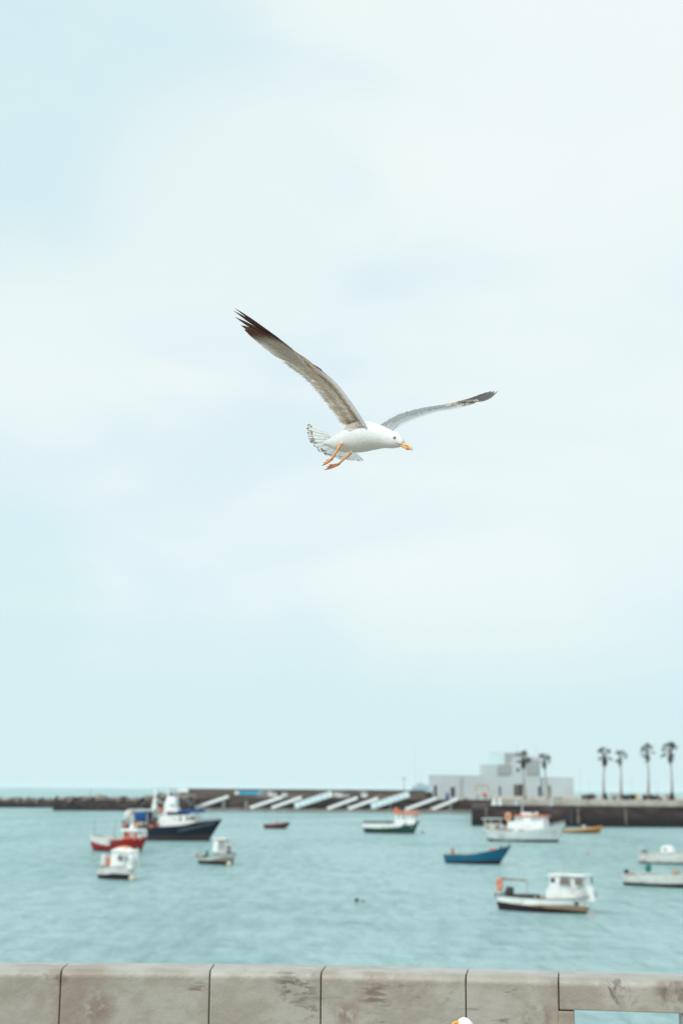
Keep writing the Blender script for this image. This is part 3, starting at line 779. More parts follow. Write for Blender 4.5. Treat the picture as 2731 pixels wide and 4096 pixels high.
# ------------------------------------------------------------------ standing gull behind the lower edge of the frame
def standing_gull():
    mb = MB()
    def loft(st, colf, n=20, ns=5, m=0, wid=None):
        P = catmull([(a[0], 0, a[1]) for a in st], ns); Q = catmull([(a[2], a[3], 0) for a in st], ns); ids = []
        for i, c in enumerate(P):
            d = (P[min(i + 1, len(P) - 1)] - P[max(i - 1, 0)]).normalized(); s_ = Vector((0, 1, 0)); up = s_.cross(d).normalized()
            ids.append([mb.vert(c + up * math.sin(a) * Q[i].x + s_ * math.cos(a) * Q[i].y, colf(c, math.sin(a))) for a in [2 * math.pi * k / n for k in range(n)]])
        for A, B in zip(ids, ids[1:]):
            for j in range(n): mb.face((A[j], A[(j + 1) % n], B[(j + 1) % n], B[j]), m)
        mb.face(ids[0][::-1], m); mb.face(ids[-1], m)
    # faces -x; ground z=0, crown z=.50
    loft([(.27, .20, .012, .02), (.20, .22, .04, .045), (.10, .25, .075, .07), (0, .275, .085, .08), (-.07, .31, .075, .07), (-.10, .36, .05, .048), (-.112, .41, .040, .038),
          (-.117, .445, .038, .036), (-.128, .468, .035, .033), (-.143, .474, .029, .027), (-.157, .476, .017, .016)], lambda c, s: WHT, m=3)
    loft([(-.150, .480, .012, .009), (-.162, .480, .011, .008), (-.172, .479, .010, .007), (-.181, .473, .008, .005), (-.183, .464, .003, .002)], lambda c, s: (.74, .36, .07), 12, 4, 1)
    loft([(-.148, .466, .005, .006), (-.160, .464, .006, .006), (-.171, .463, .006, .005), (-.178, .465, .003, .002)], lambda c, s: (.60, .12, .04) if c.x < -.165 else (.72, .33, .07), 10, 4, 1)
    for sy in (-1, 1):
        disc(mb, Vector((-.136, sy * .0305, .474)), Vector((-.2, sy, .15)), .0055, .003, (.25, .08, .04), 1, .002)
        disc(mb, Vector((-.1363, sy * .033, .4743)), Vector((-.2, sy, .15)), .0028, .001, (.01, .01, .01), 2, .001)
        for k in range(16):       # folded wing
            f = k / 15; nn = Vector((0, sy, .35))
            b_ = Vector((-.04 + .10 * f, sy * (.078 - .012 * f), .31 - .035 * f - .012 * (k % 3))); t_ = Vector((.13 + .20 * f, sy * .03, .225 - .012 * f + .012 * (k % 3)))
            feather(mb, b_, t_, nn, .05, lambda t, s, f=f: mixc((.42, .46, .48), DARK, (f - .7) * 5 * t), n=6)
        lx = .01
        mb.cc = (.70, .36, .10)
        mb.tube([(lx + .02, sy * .032, .20), (lx + .035, sy * .034, .12), (lx + .005, sy * .035, .012)], [.009, .0055, .0045], 8, 1)
        for q in (-1, 0, 1): mb.tube([(lx + .005, sy * .035, .012), (lx - .05, sy * .035 + q * .022, .004)], [.004, .002], 6, 1)
        a = [mb.vert((x, sy * .035 + y, .0035)) for x, y in ((lx + .005, 0), (lx - .045, -.022), (lx - .04, 0), (lx - .045, .022))]
        mb.face(a, 1)
    for k in range(8):
        feather(mb, Vector((.2, (k - 3.5) * .006, .215)), Vector((.36, (k - 3.5) * .012, .17)), Vector((0, 0, 1)), .03, lambda t, s: WHT, n=6)
    p = at(1845, 4064, 6.9)
    o = mb.build('seagull', GM, smooth=True, colors=True)
    o.location = (p.x + .140, 6.9, GZ); 
    z = p.z - GZ; k = z / .505
    o.scale = (k, k, k); o.rotation_euler = (0, 0, R(12))
    tag(o, 'white gull standing on the promenade before the parapet, only its head showing', 'gull')
standing_gull()
# ------------------------------------------------------------------ boats
def fbeam(t, base, e, k=.42):
    if t < k: return base + (1 - base) * math.sin(math.pi / 2 * t / k)
    return max(.012, 1 - ((t - k) / (1 - k)) ** e)
class Boat:
    def __init__(s, name, label, px, py, th, B, group='boats moored in the harbour', cat='boat'):
        P = onz(px, py); s.th = R(th); s.hb = B * .44; s.B = B; s.px = px; s.py = py
        s.su, s.sv = scl(px, py, P.y)
        s.root = empty(name, P + Vector((math.sin(s.th), math.cos(s.th), 0)) * s.hb, -s.th)
        tag(s.root, label, cat, group)
        s.S, s.C = math.sin(s.th), math.cos(s.th)
    def X(s, u, w=0.0): return ((u - s.px) * s.su + (w - s.hb) * s.S) / s.C
    def Z(s, h): return h * s.sv
    def hull(s, wl, sh, sheer, bands, deck=.28, rim=METAL, rimw=.05, deckmat=None, stern=.8, k=.42, e=2.5, cover=None):
        # wl, sh: visible (stern, bow) pixels at the waterline and at the sheer; sheer: (t, px height)
        B2 = s.B / 2
        xw0, xw1 = s.X(wl[0], B2 * .8), s.X(wl[1]); xs0, xs1 = s.X(sh[0], B2 * stern), s.X(sh[1])
        n = 26; mb = MB(); R_ = []
        s.sheer = sheer
        def pt(t, z, side):
            zs = s.Z(interp(sheer, t)); q = max(0, min(1, z / zs)); q_ = q ** .8
            x = (xw0 + (xw1 - xw0) * t) * (1 - q) + (xs0 + (xs1 - xs0) * t) * q
            b = B2 * (fbeam(t, .70, 1.7, k) * .90 * (1 - q_) + fbeam(t, stern, e, k) * q_)
            if z < 0: b *= .8
            return Vector((x, side * b, z))
        s.pt = pt
        tops = [[(t, h * (1.3 if h < 30 else 1)) for t, h in b_[0]] for b_ in bands]
        def levels(t):
            z = [-.3]; zs = s.Z(interp(sheer, t))
            for tp in tops: z.append(min(zs, s.Z(interp(tp, t))))
            z.append(zs)
            out = [z[0]]; mats = []
            for j in range(1, len(z)):
                for h_ in (.5, 1): out.append(z[j - 1] + (z[j] - z[j - 1]) * h_); mats.append(j - 1)
            return out, mats
        cols = {}
        for side in (-1, 1):
            for i in range(n + 1):
                t = (i / n) ** .85; lv, mt = levels(t)
                cols[(side, i)] = [mb.vert(pt(t, z, side)) for z in lv]
            for i in range(n):
                A, Bq = cols[(side, i)], cols[(side, i + 1)]
                for j in range(len(A) - 1):
                    q = (A[j], Bq[j], Bq[j + 1], A[j + 1]); mb.face(q if side < 0 else q[::-1], mt[j])
        A, Bq = cols[(-1, 0)], cols[(1, 0)]
        for j in range(len(A) - 1): mb.face((A[j], A[j + 1], Bq[j + 1], Bq[j]), mt[j])
        A, Bq = cols[(-1, n)], cols[(1, n)]
        for j in range(len(A) - 1): mb.face((Bq[j], Bq[j + 1], A[j + 1], A[j]), mt[j])
        mats = [b_[1] for b_ in bands] + [s.top_mat]
        h = mb.build('hull', mats, s.root, smooth=True)
        # inner side and deck
        dk = MB(); ia = []; 
        for i in range(n + 1):
            t = (i / n) ** .85 * .985; zs = s.Z(interp(sheer, t)); dz = min(deck, zs * .6)
            p = pt(t, zs, 1); w_ = max(.008, abs(p.y) - .05); pl = pt(t, zs - dz, 1); wl_ = max(.005, abs(pl.y) - .07); pt_ = pt(t, zs - .03, 1); w_ = max(.006, abs(pt_.y) - .06)
            ia.append([dk.vert((pt_.x, -w_, zs - .03)), dk.vert((pl.x, -wl_, zs - dz)), dk.vert((pl.x, wl_, zs - dz)), dk.vert((pt_.x, w_, zs - .03))])
        for a, c in zip(ia, ia[1:]):
            for j in range(3): dk.face((a[j], c[j], c[j + 1], a[j + 1]))
        dk.face(ia[0])
        dk.build('deck', deckmat or OFFWHITE, s.root)
        g_ = MB()
        for side in (-1, 1):
            rr = []
            for i in range(n + 1):
                t = (i / n) ** .85; zs = s.Z(interp(sheer, t)); p = pt(t, zs, side)
                w_ = rimw
                rr.append([Vector((p.x, p.y + side * w_ * .4, zs - w_ * .4)), Vector((p.x, p.y + side * w_ * .4, zs + w_ * .6)), Vector((p.x, p.y - side * w_, zs + w_ * .6)), Vector((p.x, p.y - side * w_, zs - w_ * .4))])
            g_.rings(rr)
        p = pt(0, s.Z(interp(sheer, 0)), 1)
        g_.box((p.x - rimw * .5, -abs(p.y), p.z - rimw * .4), (p.x + rimw, abs(p.y), p.z + rimw * .61))
        g_.build('gunwale', rim, s.root)
        return h
    def cabin(s, prof, w0, w1, mat=None, name='wheelhouse', bevel=.05, nose=1.0):
        # prof: (px, height px) of the near side
        mb = MB(); mb.prism([(s.X(u, w0), s.Z(h)) for u, h in prof], w0, w1, nose=nose)
        s.cw = (w0, w1, s.Z(min(h for u, h in prof)), s.Z(max(h for u, h in prof)))
        return mb.build(name, mat or WHITE, s.root, bevel=bevel)
    def window(s, par, u0, u1, h0, h1, mat=GLASS, both=True, trim=None):
        w0, w1, z0, z1 = s.cw; x0, x1 = s.X(u0, w0), s.X(u1, w0); za, zb = s.Z(h0), s.Z(h1)
        for side in ((-1, 1) if both else (-1,)):
            mb = MB()
            def y(z, o): return side * (w0 + (w1 - w0) * (z - z0) / (z1 - z0) + o)
            for o_, gx, m_ in ((.006, .035, 1), (.014, 0, 0)):
                a = [mb.vert((x, y(z, o_), z)) for x, z in ((x0 - gx, za - gx), (x1 + gx, za - gx), (x1 + gx, zb + gx), (x0 - gx, zb + gx))]
                c = [mb.vert((x, y(z, o_ - .02), z)) for x, z in ((x0 - gx, za - gx), (x1 + gx, za - gx), (x1 + gx, zb + gx), (x0 - gx, zb + gx))]
                mb.face(a if side < 0 else a[::-1], m_)
                for i in range(4): mb.face((a[i], c[i], c[(i + 1) % 4], a[(i + 1) % 4]) , m_)
            mb.build('window', [mat, trim or METAL], par)
    def front_windows(s, par, u, h0, h1, n_=3, mat=GLASS, slope=0.0, wf=.85):
        w0, w1, z0, z1 = s.cw; x = s.X(u, -w1) if u is not None else 0
        return
    def box(s, name, u0, u1, h0, h1, w, mat, y0=0.0, par=None, bevel=.03, top=None):
        mb = MB(); x0, x1 = s.X(u0, w), s.X(u1, w); 
        mb.box((x0, y0 - w, s.Z(h0)), (x1, y0 + w, s.Z(h1)), top=top); return mb.build(name, mat, par or s.root, bevel=bevel)
    def pole(s, name, u0, h0, u1, h1, r, mat=METAL, y=0.0, par=None):
        mb = MB(); mb.tube([(s.X(u0, -y), y, s.Z(h0)), (s.X(u1, -y), y, s.Z(h1))], [r, r * .7], 8); return mb.build(name, mat, par or s.root)
    def lump(s, name, u, h, rx, rz, mat, y=0.0, par=None, lumpy=.35):
        mb = MB(); r = rx * s.su; mb.ball((s.X(u, -y), y, s.Z(h)), r, sq=(1, .9, rz / rx), lumpy=lumpy, n=16); return mb.build(name, mat, par or s.root, smooth=True)
    def ring(s, name, u, h, Rp, r, mat, y, tilt=1.0):
        mb = MB(); mb.torus((s.X(u, -y), y, s.Z(h)), Rp * s.su, r * s.su, sy=tilt, n=24); o = mb.build(name, mat, s.root, smooth=True); return o
    def rail(s, t0, t1, h, nposts=6, mat=METAL, r=.02):
        mb = MB()
        for side in (-1, 1):
            P = []
            for i in range(nposts):
                t = t0 + (t1 - t0) * i / (nposts - 1); z = s.Z(interp(s.sheer, t)); p = s.pt(t, z, side); p.y *= .93
                q = p + Vector((0, 0, s.Z(h))); mb.tube([p, q], r, 6); P.append(q)
            mb.tube(P, r, 6); mb.tube([p_ - Vector((0, 0, s.Z(h) * .5)) for p_ in P], r * .8, 6)
        mb.build('railing', mat, s.root)
def deck_clutter(b, t0, t1, n, mats, zoff=-.12, rmin=.10, rmax=.26, seed=1):
    rd = random.Random(seed)
    for k in range(n):
        t = rd.uniform(t0, t1); z = b.Z(interp(b.sheer, t)); p = b.pt(t, z, rd.choice((-1, 1))); mb = MB()
        r = rd.uniform(rmin, rmax); q = Vector((p.x, p.y * rd.uniform(-.1, .75), z + zoff + r * .3)); m_ = mats[rd.randrange(len(mats))]
        if rd.random() < .5: mb.ball(q, r, 0, 10, (1, 1, .7), .4); mb.build('net_bundle', m_, b.root)
        else: mb.box((q.x - r, q.y - r * .7, q.z - r * .6), (q.x + r, q.y + r * .7, q.z + r * .7), 0, .12); mb.build('crate', m_, b.root, bevel=.02)
def buoy(px, py, rpx, label, mat=CREAM, name='mooring_buoy', group=None, sq=1.0):
    P = onz(px, py); su, sv = scl(px, py, P.y); r = rpx * su
    t = empty(name, P + Vector((0, r * .5, 0)))
    mb = MB(); mb.ball((0, 0, r * .62), r, n=18, sq=(1, 1, sq)); mb.build('float', mat, t, smooth=True)
    mb = MB(); mb.torus((0, 0, r * (.62 + sq) + r * .12), r * .16, r * .05, n=12, k=6); mb.build('eyelet', METAL, t, smooth=True)
    tag(t, label, 'buoy', group or 'buoys floating in the harbour'); return t

# --- white cabin boat at the right front
b = Boat('motorboat', 'white cabin boat with black bottom and orange life ring at its stern', 2180, 3652, 34, 2.5)
b.top_mat = WHITE
b.hull((2002, 2337), (1994, 2378), [(0, 60), (.3, 56), (.6, 56), (.85, 62), (1, 72)],
       [([(0, 27), (.4, 20), (.8, 12), (1, 6)], BLACKB), ([(0, 28), (.35, 21), (.5, 25), (.75, 27), (.9, 25), (1, 20)], paint('red_tan_boot_stripe', (.32, .20, .12), .6, .5, 1.5, dirt=(.18, .02, .02)))], rim=paint('dark_rub_rail', (.12, .13, .11), .6), rimw=.06)
c = b.cabin([(2184, 50), (2186, 90), (2196, 112), (2196, 150), (2318, 150), (2324, 112), (2338, 92), (2346, 66), (2346, 50)], .85, .76, nose=.22)
b.window(c, 2202, 2216, 124, 141, GLASS); b.window(c, 2236, 2268, 118, 142, GLASSB); b.window(c, 2290, 2316, 118, 142, GLASSB)
b.box('roof', 2190, 2322, 150, 156, .80, WHITE, par=c, bevel=.05)
b.pole('antenna', 2262, 155, 2262, 205, .022, par=c)
b.pole('boom', 2026, 126, 2121, 124, .065, WOOD, y=-.3); b.pole('post', 2121, 52, 2121, 126, .03, y=-.3); b.pole('post', 2027, 52, 2027, 128, .03, y=-.3)
b.pole('flagstaff', 2014, 60, 2016, 165, .015, y=-.6)
b.ring('life_ring', 2014, 104, 10.5, 5, ORANGE, -.7, 1.75)
b.lump('engine_cover', 2055, 72, 20, 24, NET, y=-.2)
b.box('thwart', 2055, 2122, 50, 64, .9, NET)
b.lump('red_cloth', 1999, 56, 5, 16, RUST, y=-.6)
b.lump('fender', 2293, 44, 10, 8, NET, y=-1.05)
b.rail(.86, .99, 22, 5, r=.018)
deck_clutter(b, .1, .5, 9, [GREYW, BEIGE, RUBBER], seed=3)
buoy(2366, 3663, 6, 'tiny orange buoy at the bow of the white cabin boat', PEACH)
# --- white boat with orange rounded roof, left front
b = Boat('motorboat', 'white boat with rounded orange cabin roof, nearest of the boats on the left', 455, 3519, 42, 2.1)
b.top_mat = OFFWHITE
b.hull((374, 536), (368, 546), [(0, 43), (.3, 46), (.6, 52), (1, 60)], [([(0, 13), (.3, 14), (.6, 20), (1, 17)], BLACKB)], rim=paint('grey_rub_rail', (.22, .25, .23), .6), rimw=.05)
c = b.cabin([(433, 44), (433, 100), (440, 112), (455, 120), (500, 120), (507, 114), (517, 98), (519, 44)], .80, .66, nose=.55)
b.window(c, 467, 483, 80, 99, GLASSB); b.window(c, 492, 505, 84, 98, GLASSP)
mb = MB(); x0, x1 = b.X(433, .76), b.X(514, .76); rr = []
for i in range(9):
    t = i / 8; x = x0 + (x1 - x0) * t; h = b.Z(115 + 20 * math.sin(math.pi * min(1, .12 + t * .88)))
    rr.append([Vector((x, -.76 * (1 - .3 * t * t) * math.cos(a), b.Z(111) + (h - b.Z(111)) * math.sin(a))) for a in [math.pi * q / 8 for q in range(9)]])
mb.rings(rr, caps=True)
for k in range(8):
    for j in range(9):
        if 0 <= k <= 5 and 2 <= j <= 6: mb.m[k * 9 + j] = 1
mb.build('roof', [WHITE, PEACH], c, smooth=True)
b.box('canvas_screen', 380, 404, 50, 96, .25, paint('pale_canvas', (.55, .60, .60), .7), bevel=.1, top=.2)
for u in (376, 408): b.pole('post', u, 36, u, 98, .02, y=-.6)
b.ring('life_ring', 426, 72, 8, 4, ORANGE, -.75, 1.7)
deck_clutter(b, .0, .35, 8, [BEIGE, GREYW], zoff=.02, seed=4)
b.rail(.8, .98, 20, 4)
buoy(528, 3521, 13, 'cream mooring buoy at the bow of the orange-roofed white boat')
# --- red fishing boat
b = Boat('fishing_boat', 'red fishing boat with white wheelhouse, moored before the navy trawler', 462, 3407, 33, 2.9)
b.top_mat = REDP
b.hull((354, 566), (347, 592), [(0, 37), (.22, 27), (.40, 23), (.44, 24), (.50, 46), (.62, 48), (.8, 54), (1, 60)], [([(0, 5), (.5, 5), (.75, 12), (1, 18)], BLACKB)], rim=REDP, rimw=.06)
mb = MB()
for side in (-1, 1):
    rr = []
    for i in range(9):
        t = .42 * i / 8; z = b.Z(interp(b.sheer, t)); p = b.pt(t, z, side); zt = b.Z(interp([(0, 62), (.42, 52)], t))
        rr.append([Vector((p.x, p.y, z)), Vector((p.x, p.y, zt)), Vector((p.x, p.y - side * .06, zt)), Vector((p.x, p.y - side * .06, z))])
    mb.rings(rr)
p = b.pt(0, b.Z(37), 1); mb.box((p.x, -abs(p.y) + .06, p.z), (p.x + .06, abs(p.y) - .06, b.Z(62)))
mb.build('bulwark', OFFWHITE, b.root)
c = b.cabin([(486, 48), (486, 80), (540, 80), (546, 50)], .85, .78, paint('orange_red_paint', (.50, .06, .03), .5, .2, 2)); b.box('cabin_side', 486, 494, 48, 80.2, .87, OFFWHITE, par=c); b.box('front_locker', 548, 566, 52, 74, .5, WHITE, par=c)
b.window(c, 496, 507, 60, 76, GLASS, trim=ORANGE); b.window(c, 522, 537, 60, 76, GLASSP, trim=ORANGE)
b.box('window_band', 488, 547, 50, 58, .875, ORANGE, par=c, bevel=.01)
b.box('roof', 480, 554, 80, 93, .95, WHITE, par=c, bevel=.1)
b.box('locker', 516, 532, 92, 110, .35, WHITE, par=c); b.pole('mast', 524, 108, 522, 150, .10, WHITE, par=c); b.pole('antenna', 527, 120, 527, 175, .03, par=c)
b.lump('life_raft', 489, 106, 10, 8, ORANGE, y=-.2, lumpy=.1); b.lump('float', 544, 108, 8, 7, PEACH, y=.1, lumpy=.1)
b.pole('post', 357, 55, 356, 132, .035, WOOD); b.pole('post', 448, 40, 447, 130, .035, WOOD); b.pole('stay', 357, 125, 448, 60, .012)
deck_clutter(b, .08, .55, 22, [BEIGE, NET, GREYW, CREAM, WOOD], zoff=.15, rmin=.15, rmax=.38, seed=5)
b.rail(.78, .99, 22, 6, WHITE, .025)
buoy(549, 3410, 10, 'cream mooring buoy at the bow of the red fishing boat')
# --- navy trawler
b = Boat('trawler', 'large navy blue trawler with white deckhouse and blue canopies', 680, 3364, 13, 5.2, cat='trawler')
b.top_mat = NAVY
b.hull((487, 833), (478, 886), [(0, 62), (.2, 56), (.45, 56), (.66, 63), (.76, 75), (.9, 82), (1, 87)], [([(0, 14), (.7, 17), (1, 22)], BROWNB)], rim=paint('dark_bulwark_cap', (.10, .09, .10), .6), rimw=.12, deck=.8, deckmat=BEIGE)
mb = MB()     # pale name stripe along the bow
rr = []
for i in range(10):
    t = .62 + .33 * i / 9; hs = interp(b.sheer, t); h0 = interp([(.62, 36), (.95, 68)], t); h1 = h0 + interp([(.62, 8), (.95, 9)], t)
    p, q = b.pt(t, b.Z(h0), -1), b.pt(t, b.Z(h1), -1)
    rr.append([p + Vector((0, -.02, 0)), q + Vector((0, -.02, 0)), q + Vector((0, .05, 0)), p + Vector((0, .05, 0))])
mb.rings(rr); mb.build('bow_stripe', paint('worn_grey_stripe', (.075, .095, .115), .6, .5, 1.2), b.root)
c = b.cabin([(628, 52), (624, 78), (640, 98), (712, 104), (776, 104), (782, 66), (770, 56)], 1.7, 1.6)
for u in (742, 757, 769): b.window(c, u, u + 9, 84, 99, GLASS)
b.window(c, 714, 722, 80, 98, GLASSB)
d = b.box('canopy', 706, 790, 114, 124, 1.8, TARP); b.box('canopy', 660, 728, 106, 116, 1.7, NAVY)
for u in (715, 745, 786): b.pole('post', u, 100, u, 116, .05, y=-1.6)
b.cw = (1.0, .8, b.Z(104), b.Z(176))
f = b.cabin([(640, 100), (646, 150), (655, 178), (668, 180), (692, 172), (694, 132), (706, 122), (706, 104)], 1.0, .7, name='funnel', bevel=.15)
b.window(f, 676, 686, 138, 146, GLASSB)
b.pole('mast', 660, 176, 660, 222, .13, WHITE); b.pole('mast', 700, 170, 710, 216, .07, WHITE); b.pole('antenna', 690, 172, 690, 218, .05, METAL)
b.box('radar', 700, 742, 196, 208, .25, WHITE); b.pole('stay', 660, 216, 740, 204, .03, METAL); b.pole('stay', 742, 204, 750, 110, .03, METAL)
b.cw = (.6, .5, 0, 1)
mb = MB(); x = b.X(605); mb.tube([(x, 0, b.Z(50)), (x, 0, b.Z(135)), (x, 0, b.Z(180)), (x, 0, b.Z(218))], [.42, .46, .16, .09], 10); mb.build('net_mast', WHITE, b.root, smooth=True)
for u0, h0, u1, h1 in ((605, 214, 660, 218), (605, 200, 530, 122), (660, 218, 790, 122), (660, 210, 880, 90), (605, 180, 640, 110), (700, 200, 660, 110)): b.pole('stay', u0, h0, u1, h1, .035, METAL)
b.pole('boom', 605, 172, 640, 150, .07, WHITE); b.pole('derrick', 596, 212, 612, 214, .08, METAL); b.pole('boom', 560, 112, 628, 128, .14, GREYW)
b.lump('orange_float', 634, 120, 7, 11, ORANGE, y=-1.2); b.lump('orange_float', 603, 52, 11, 11, ORANGE, y=-2.2); b.lump('orange_float', 622, 66, 6, 14, RUST, y=-2.1)
b.lump('net_pile', 606, 76, 22, 18, NET, y=-1.0); b.lump('net_pile', 570, 66, 26, 14, BEIGE, y=-.5); b.lump('net_pile', 545, 64, 20, 14, NET, y=1)
b.box('tarpaulin', 527, 577, 80, 114, 1.5, TARP, bevel=.25); b.box('gantry_roof', 520, 612, 118, 126, 1.6, GREYW)
for u in (524, 580, 608): b.pole('post', u, 50, u, 120, .09, GREYW, y=-1.4)
b.lump('net_drum', 500, 96, 22, 24, OFFWHITE, y=-.3, lumpy=.3); b.lump('sail_cover', 510, 112, 16, 14, BEIGE, y=.3)
b.box('deckbox', 474, 496, 56, 76, 1.2, TARP)
deck_clutter(b, .05, .36, 22, [BEIGE, NET, METAL, OFFWHITE], zoff=.3, rmin=.3, rmax=.7, seed=9)
b.rail(.76, .99, 12, 7)
# --- small worn white boat
b = Boat('motorboat', 'small worn white boat with open canopy, off the bow of the navy trawler', 858, 3459, 36, 2.2)
b.top_mat = GREYW
b.hull((785, 931), (779, 947), [(0, 25), (.3, 27), (.55, 37), (1, 49)], [([(0, 10), (.6, 13), (1, 10)], BLACKB), ([(0, 10), (.5, 14), (.8, 26), (1, 30)], paint('tan_wash', (.25, .21, .17), .7, .3, 2))], rim=paint('dark_rim', (.15, .15, .14), .7), rimw=.05)
c = b.cabin([(848, 34), (846, 72), (850, 104), (858, 106), (868, 104), (868, 34)], .6, .5)
c2 = b.cabin([(868, 34), (868, 60), (900, 56), (906, 36)], .6, .5, GREYW, name='engine_box')
b.box('roof', 846, 902, 100, 106, .7, WHITE); b.box('life_raft', 858, 893, 93, 100, .5, PEACH, bevel=.05); b.pole('post', 900, 44, 898, 102, .05, WHITE, y=-.5); b.pole('post', 900, 44, 898, 102, .05, WHITE, y=.5)
b.lump('red_buoy', 914, 68, 6, 9, RUST, y=-.3); b.lump('red_buoy', 781, 36, 6.5, 8, ORANGE, y=-.7); b.lump('barrel', 823, 42, 7, 13, TEAL, y=-.4); b.lump('crate', 855, 46, 5, 6, MINT, y=-.75)
b.lump('rope_coil', 818, 22, 5, 12, WOOD, y=-.95)
b.pole('post', 793, 25, 794, 66, .03, WOOD); b.pole('antenna', 912, 60, 913, 135, .012); b.pole('post', 918, 44, 926, 80, .025, WOOD)
deck_clutter(b, .05, .9, 16, [BEIGE, NET, METAL], zoff=.1, seed=11)
buoy(916, 3463, 10, 'cream mooring buoy at the bow of the small worn white boat')
# --- dark inflatable
def inflatable(label, px, py, th, u0, u1, hs, hb_, rp, mat, matb, console, tip=None):
    b = Boat('inflatable_boat', label, px, py, th, 2.2); b.top_mat = mat
    t_ = MB(); r = rp * b.sv
    x0, x1 = b.X(u0, .9), b.X(u1); P = []; n = 14
    for i in range(n + 1): 
        t = i / n; P.append((x0 + (x1 - x0) * t, -.85 * (1 - max(0, (t - .6) / .4) ** 2.2), b.Z(hs + (hb_ - hs) * t ** 1.7)))
    Q = [(x, -y, z) for x, y, z in P[::-1]]
    t_.tube(P + Q[1:], [r * .5] + [r] * (2 * n - 1) + [r * .5], 12); t_.build('tube', mat, b.root, smooth=True)
    h = MB(); rr = []
    for i in range(n + 1):
        t = i / n; x, y, z = P[i]; w_ = max(.05, abs(y)); rr.append([Vector((x - .2 * t, -w_, z - r * .3)), Vector((x - .25 * t, 0, -.25 + .35 * t ** 2)), Vector((x - .2 * t, w_, z - r * .3)), Vector((x - .2 * t, 0, z - r * .1))])
    h.rings(rr); h.build('hull', matb, b.root)
    u, h0, h1, w_ = console; b.box('console', u - w_, u + w_, h0, h1, .35, GREYW, bevel=.06, top=.2)
    e = MB(); e.box((x0 - .25, -.22, .1), (x0 + .15, .22, b.Z(hs) + .45)); e.build('outboard_engine', RUBBER, b.root, bevel=.07)
    if tip:
        k = MB(); k.ball((x1 - .25, 0, b.Z(hb_) + .05), .42, sq=(1, 1, .8)); k.build('bow_cover', tip, b.root, smooth=True)
    return b
b = inflatable('dark red inflatable boat floating alone before the long pier', 1102, 3315, 22, 1053, 1151, 9, 19, 8.5, DRED, NET, (1098, 12, 40, 6), RUBBER)
b.pole('tow_post', 1082, 12, 1085, 30, .06, METAL)
b = inflatable('ochre inflatable boat with white console beside the dark quay', 2325, 3333, 15, 2252, 2406, 7, 25, 6.0, YEL, paint('ochre_hull', (.40, .17, .04), .6), (2334, 10, 32, 9))
# --- green boat
b = Boat('fishing_boat', 'dark green and white fishing boat with orange wheelhouse top', 1560, 3334, 24, 3.6)
b.top_mat = GREEN
b.hull((1457, 1655), (1451, 1676), [(0, 21), (.3, 20), (.6, 24), (.72, 27), (.78, 40), (1, 52)], [([(0, 4), (.6, 5), (1, 7)], BROWNB)], rim=GREEN, rimw=.08)
mb = MB()
for side in (-1, 1):
    rr = []
    for i in range(17):
        t = i / 16; hs = interp(b.sheer, t); z = b.Z(hs); p = b.pt(t, z, side); zt = b.Z(max(hs + 8, interp([(0, 35), (.6, 36), (.75, 50), (1, 68)], t)))
        rr.append([Vector((p.x, p.y, z + .02)), Vector((p.x + .1 * t, p.y, zt)), Vector((p.x + .1 * t, p.y - side * .08, zt)), Vector((p.x, p.y - side * .08, z + .02))])
    mb.rings(rr)
mb.build('bulwark', WHITE, b.root)
c = b.cabin([(1578, 26), (1578, 78), (1652, 78), (1656, 40)], 1.15, 1.05)
for u in (1588, 1622, 1640): b.window(c, u, u + 10, 60, 73, GLASSP)
b.window(c, 1608, 1615, 58, 73, GLASS)
b.box('roof', 1572, 1664, 78, 88, 1.3, ORANGE, par=c, bevel=.12); b.lump('life_raft', 1586, 95, 9, 9, ORANGE, y=-.2, par=c, lumpy=.15)
b.pole('mast', 1614, 86, 1612, 112, .22, NET, par=c); b.pole('antenna', 1620, 88, 1626, 108, .16, WHITE, par=c)
b.box('awning', 1453, 1558, 41, 49, .9, paint('olive_awning', (.09, .09, .05), .8, .6, .6), bevel=.06)
for u in (1458, 1505, 1552): b.pole('post', u, 18, u, 42, .04)
b.lump('draped_net', 1573, 52, 5, 12, GREYW, y=-.7); b.lump('anchor', 1645, 30, 6, 8, METAL, y=-.6)
deck_clutter(b, .05, .6, 12, [BEIGE, NET, METAL], zoff=.2, seed=13)
# --- blue open boat
b = Boat('rowing_boat', 'open bright blue wooden boat with high bow and dark bottom', 1888, 3457, 25, 2.6)
b.top_mat = BLUEP
b.hull((1781, 1996), (1776, 2042), [(0, 33), (.2, 33), (.45, 39), (.7, 53), (1, 76)], [([(0, 5), (.5, 9), (1, 14)], BLACKB)], rim=paint('navy_rim', (.03, .06, .09), .6, .4, 3), rimw=.05, deckmat=WOOD)
b.box('thwart', 1780, 1812, 30, 36, .9, WOOD); b.lump('deck_cloth', 1815, 48, 7, 16, paint('tan_cloth', (.36, .20, .12), .8), y=-.3, lumpy=.3); b.pole('post', 1816, 30, 1816, 66, .07, WOOD, y=-.3)
b.lump('folded_cloth', 1970, 60, 16, 7, PINK, y=-.3); b.box('bow_post', 1998, 2004, 60, 78, .08, WOOD); b.box('bow_post', 2030, 2036, 68, 84, .06, WOOD)
mb = MB(); mb.torus((b.X(1818), 0, b.Z(80)), .55, .015, n=24, k=6); mb.build('hoop', METAL, b.root); b.box('thwart', 1880, 1890, 34, 38, 1.1, WOOD)
deck_clutter(b, .1, .6, 8, [BEIGE, NET], zoff=-.1, seed=15)
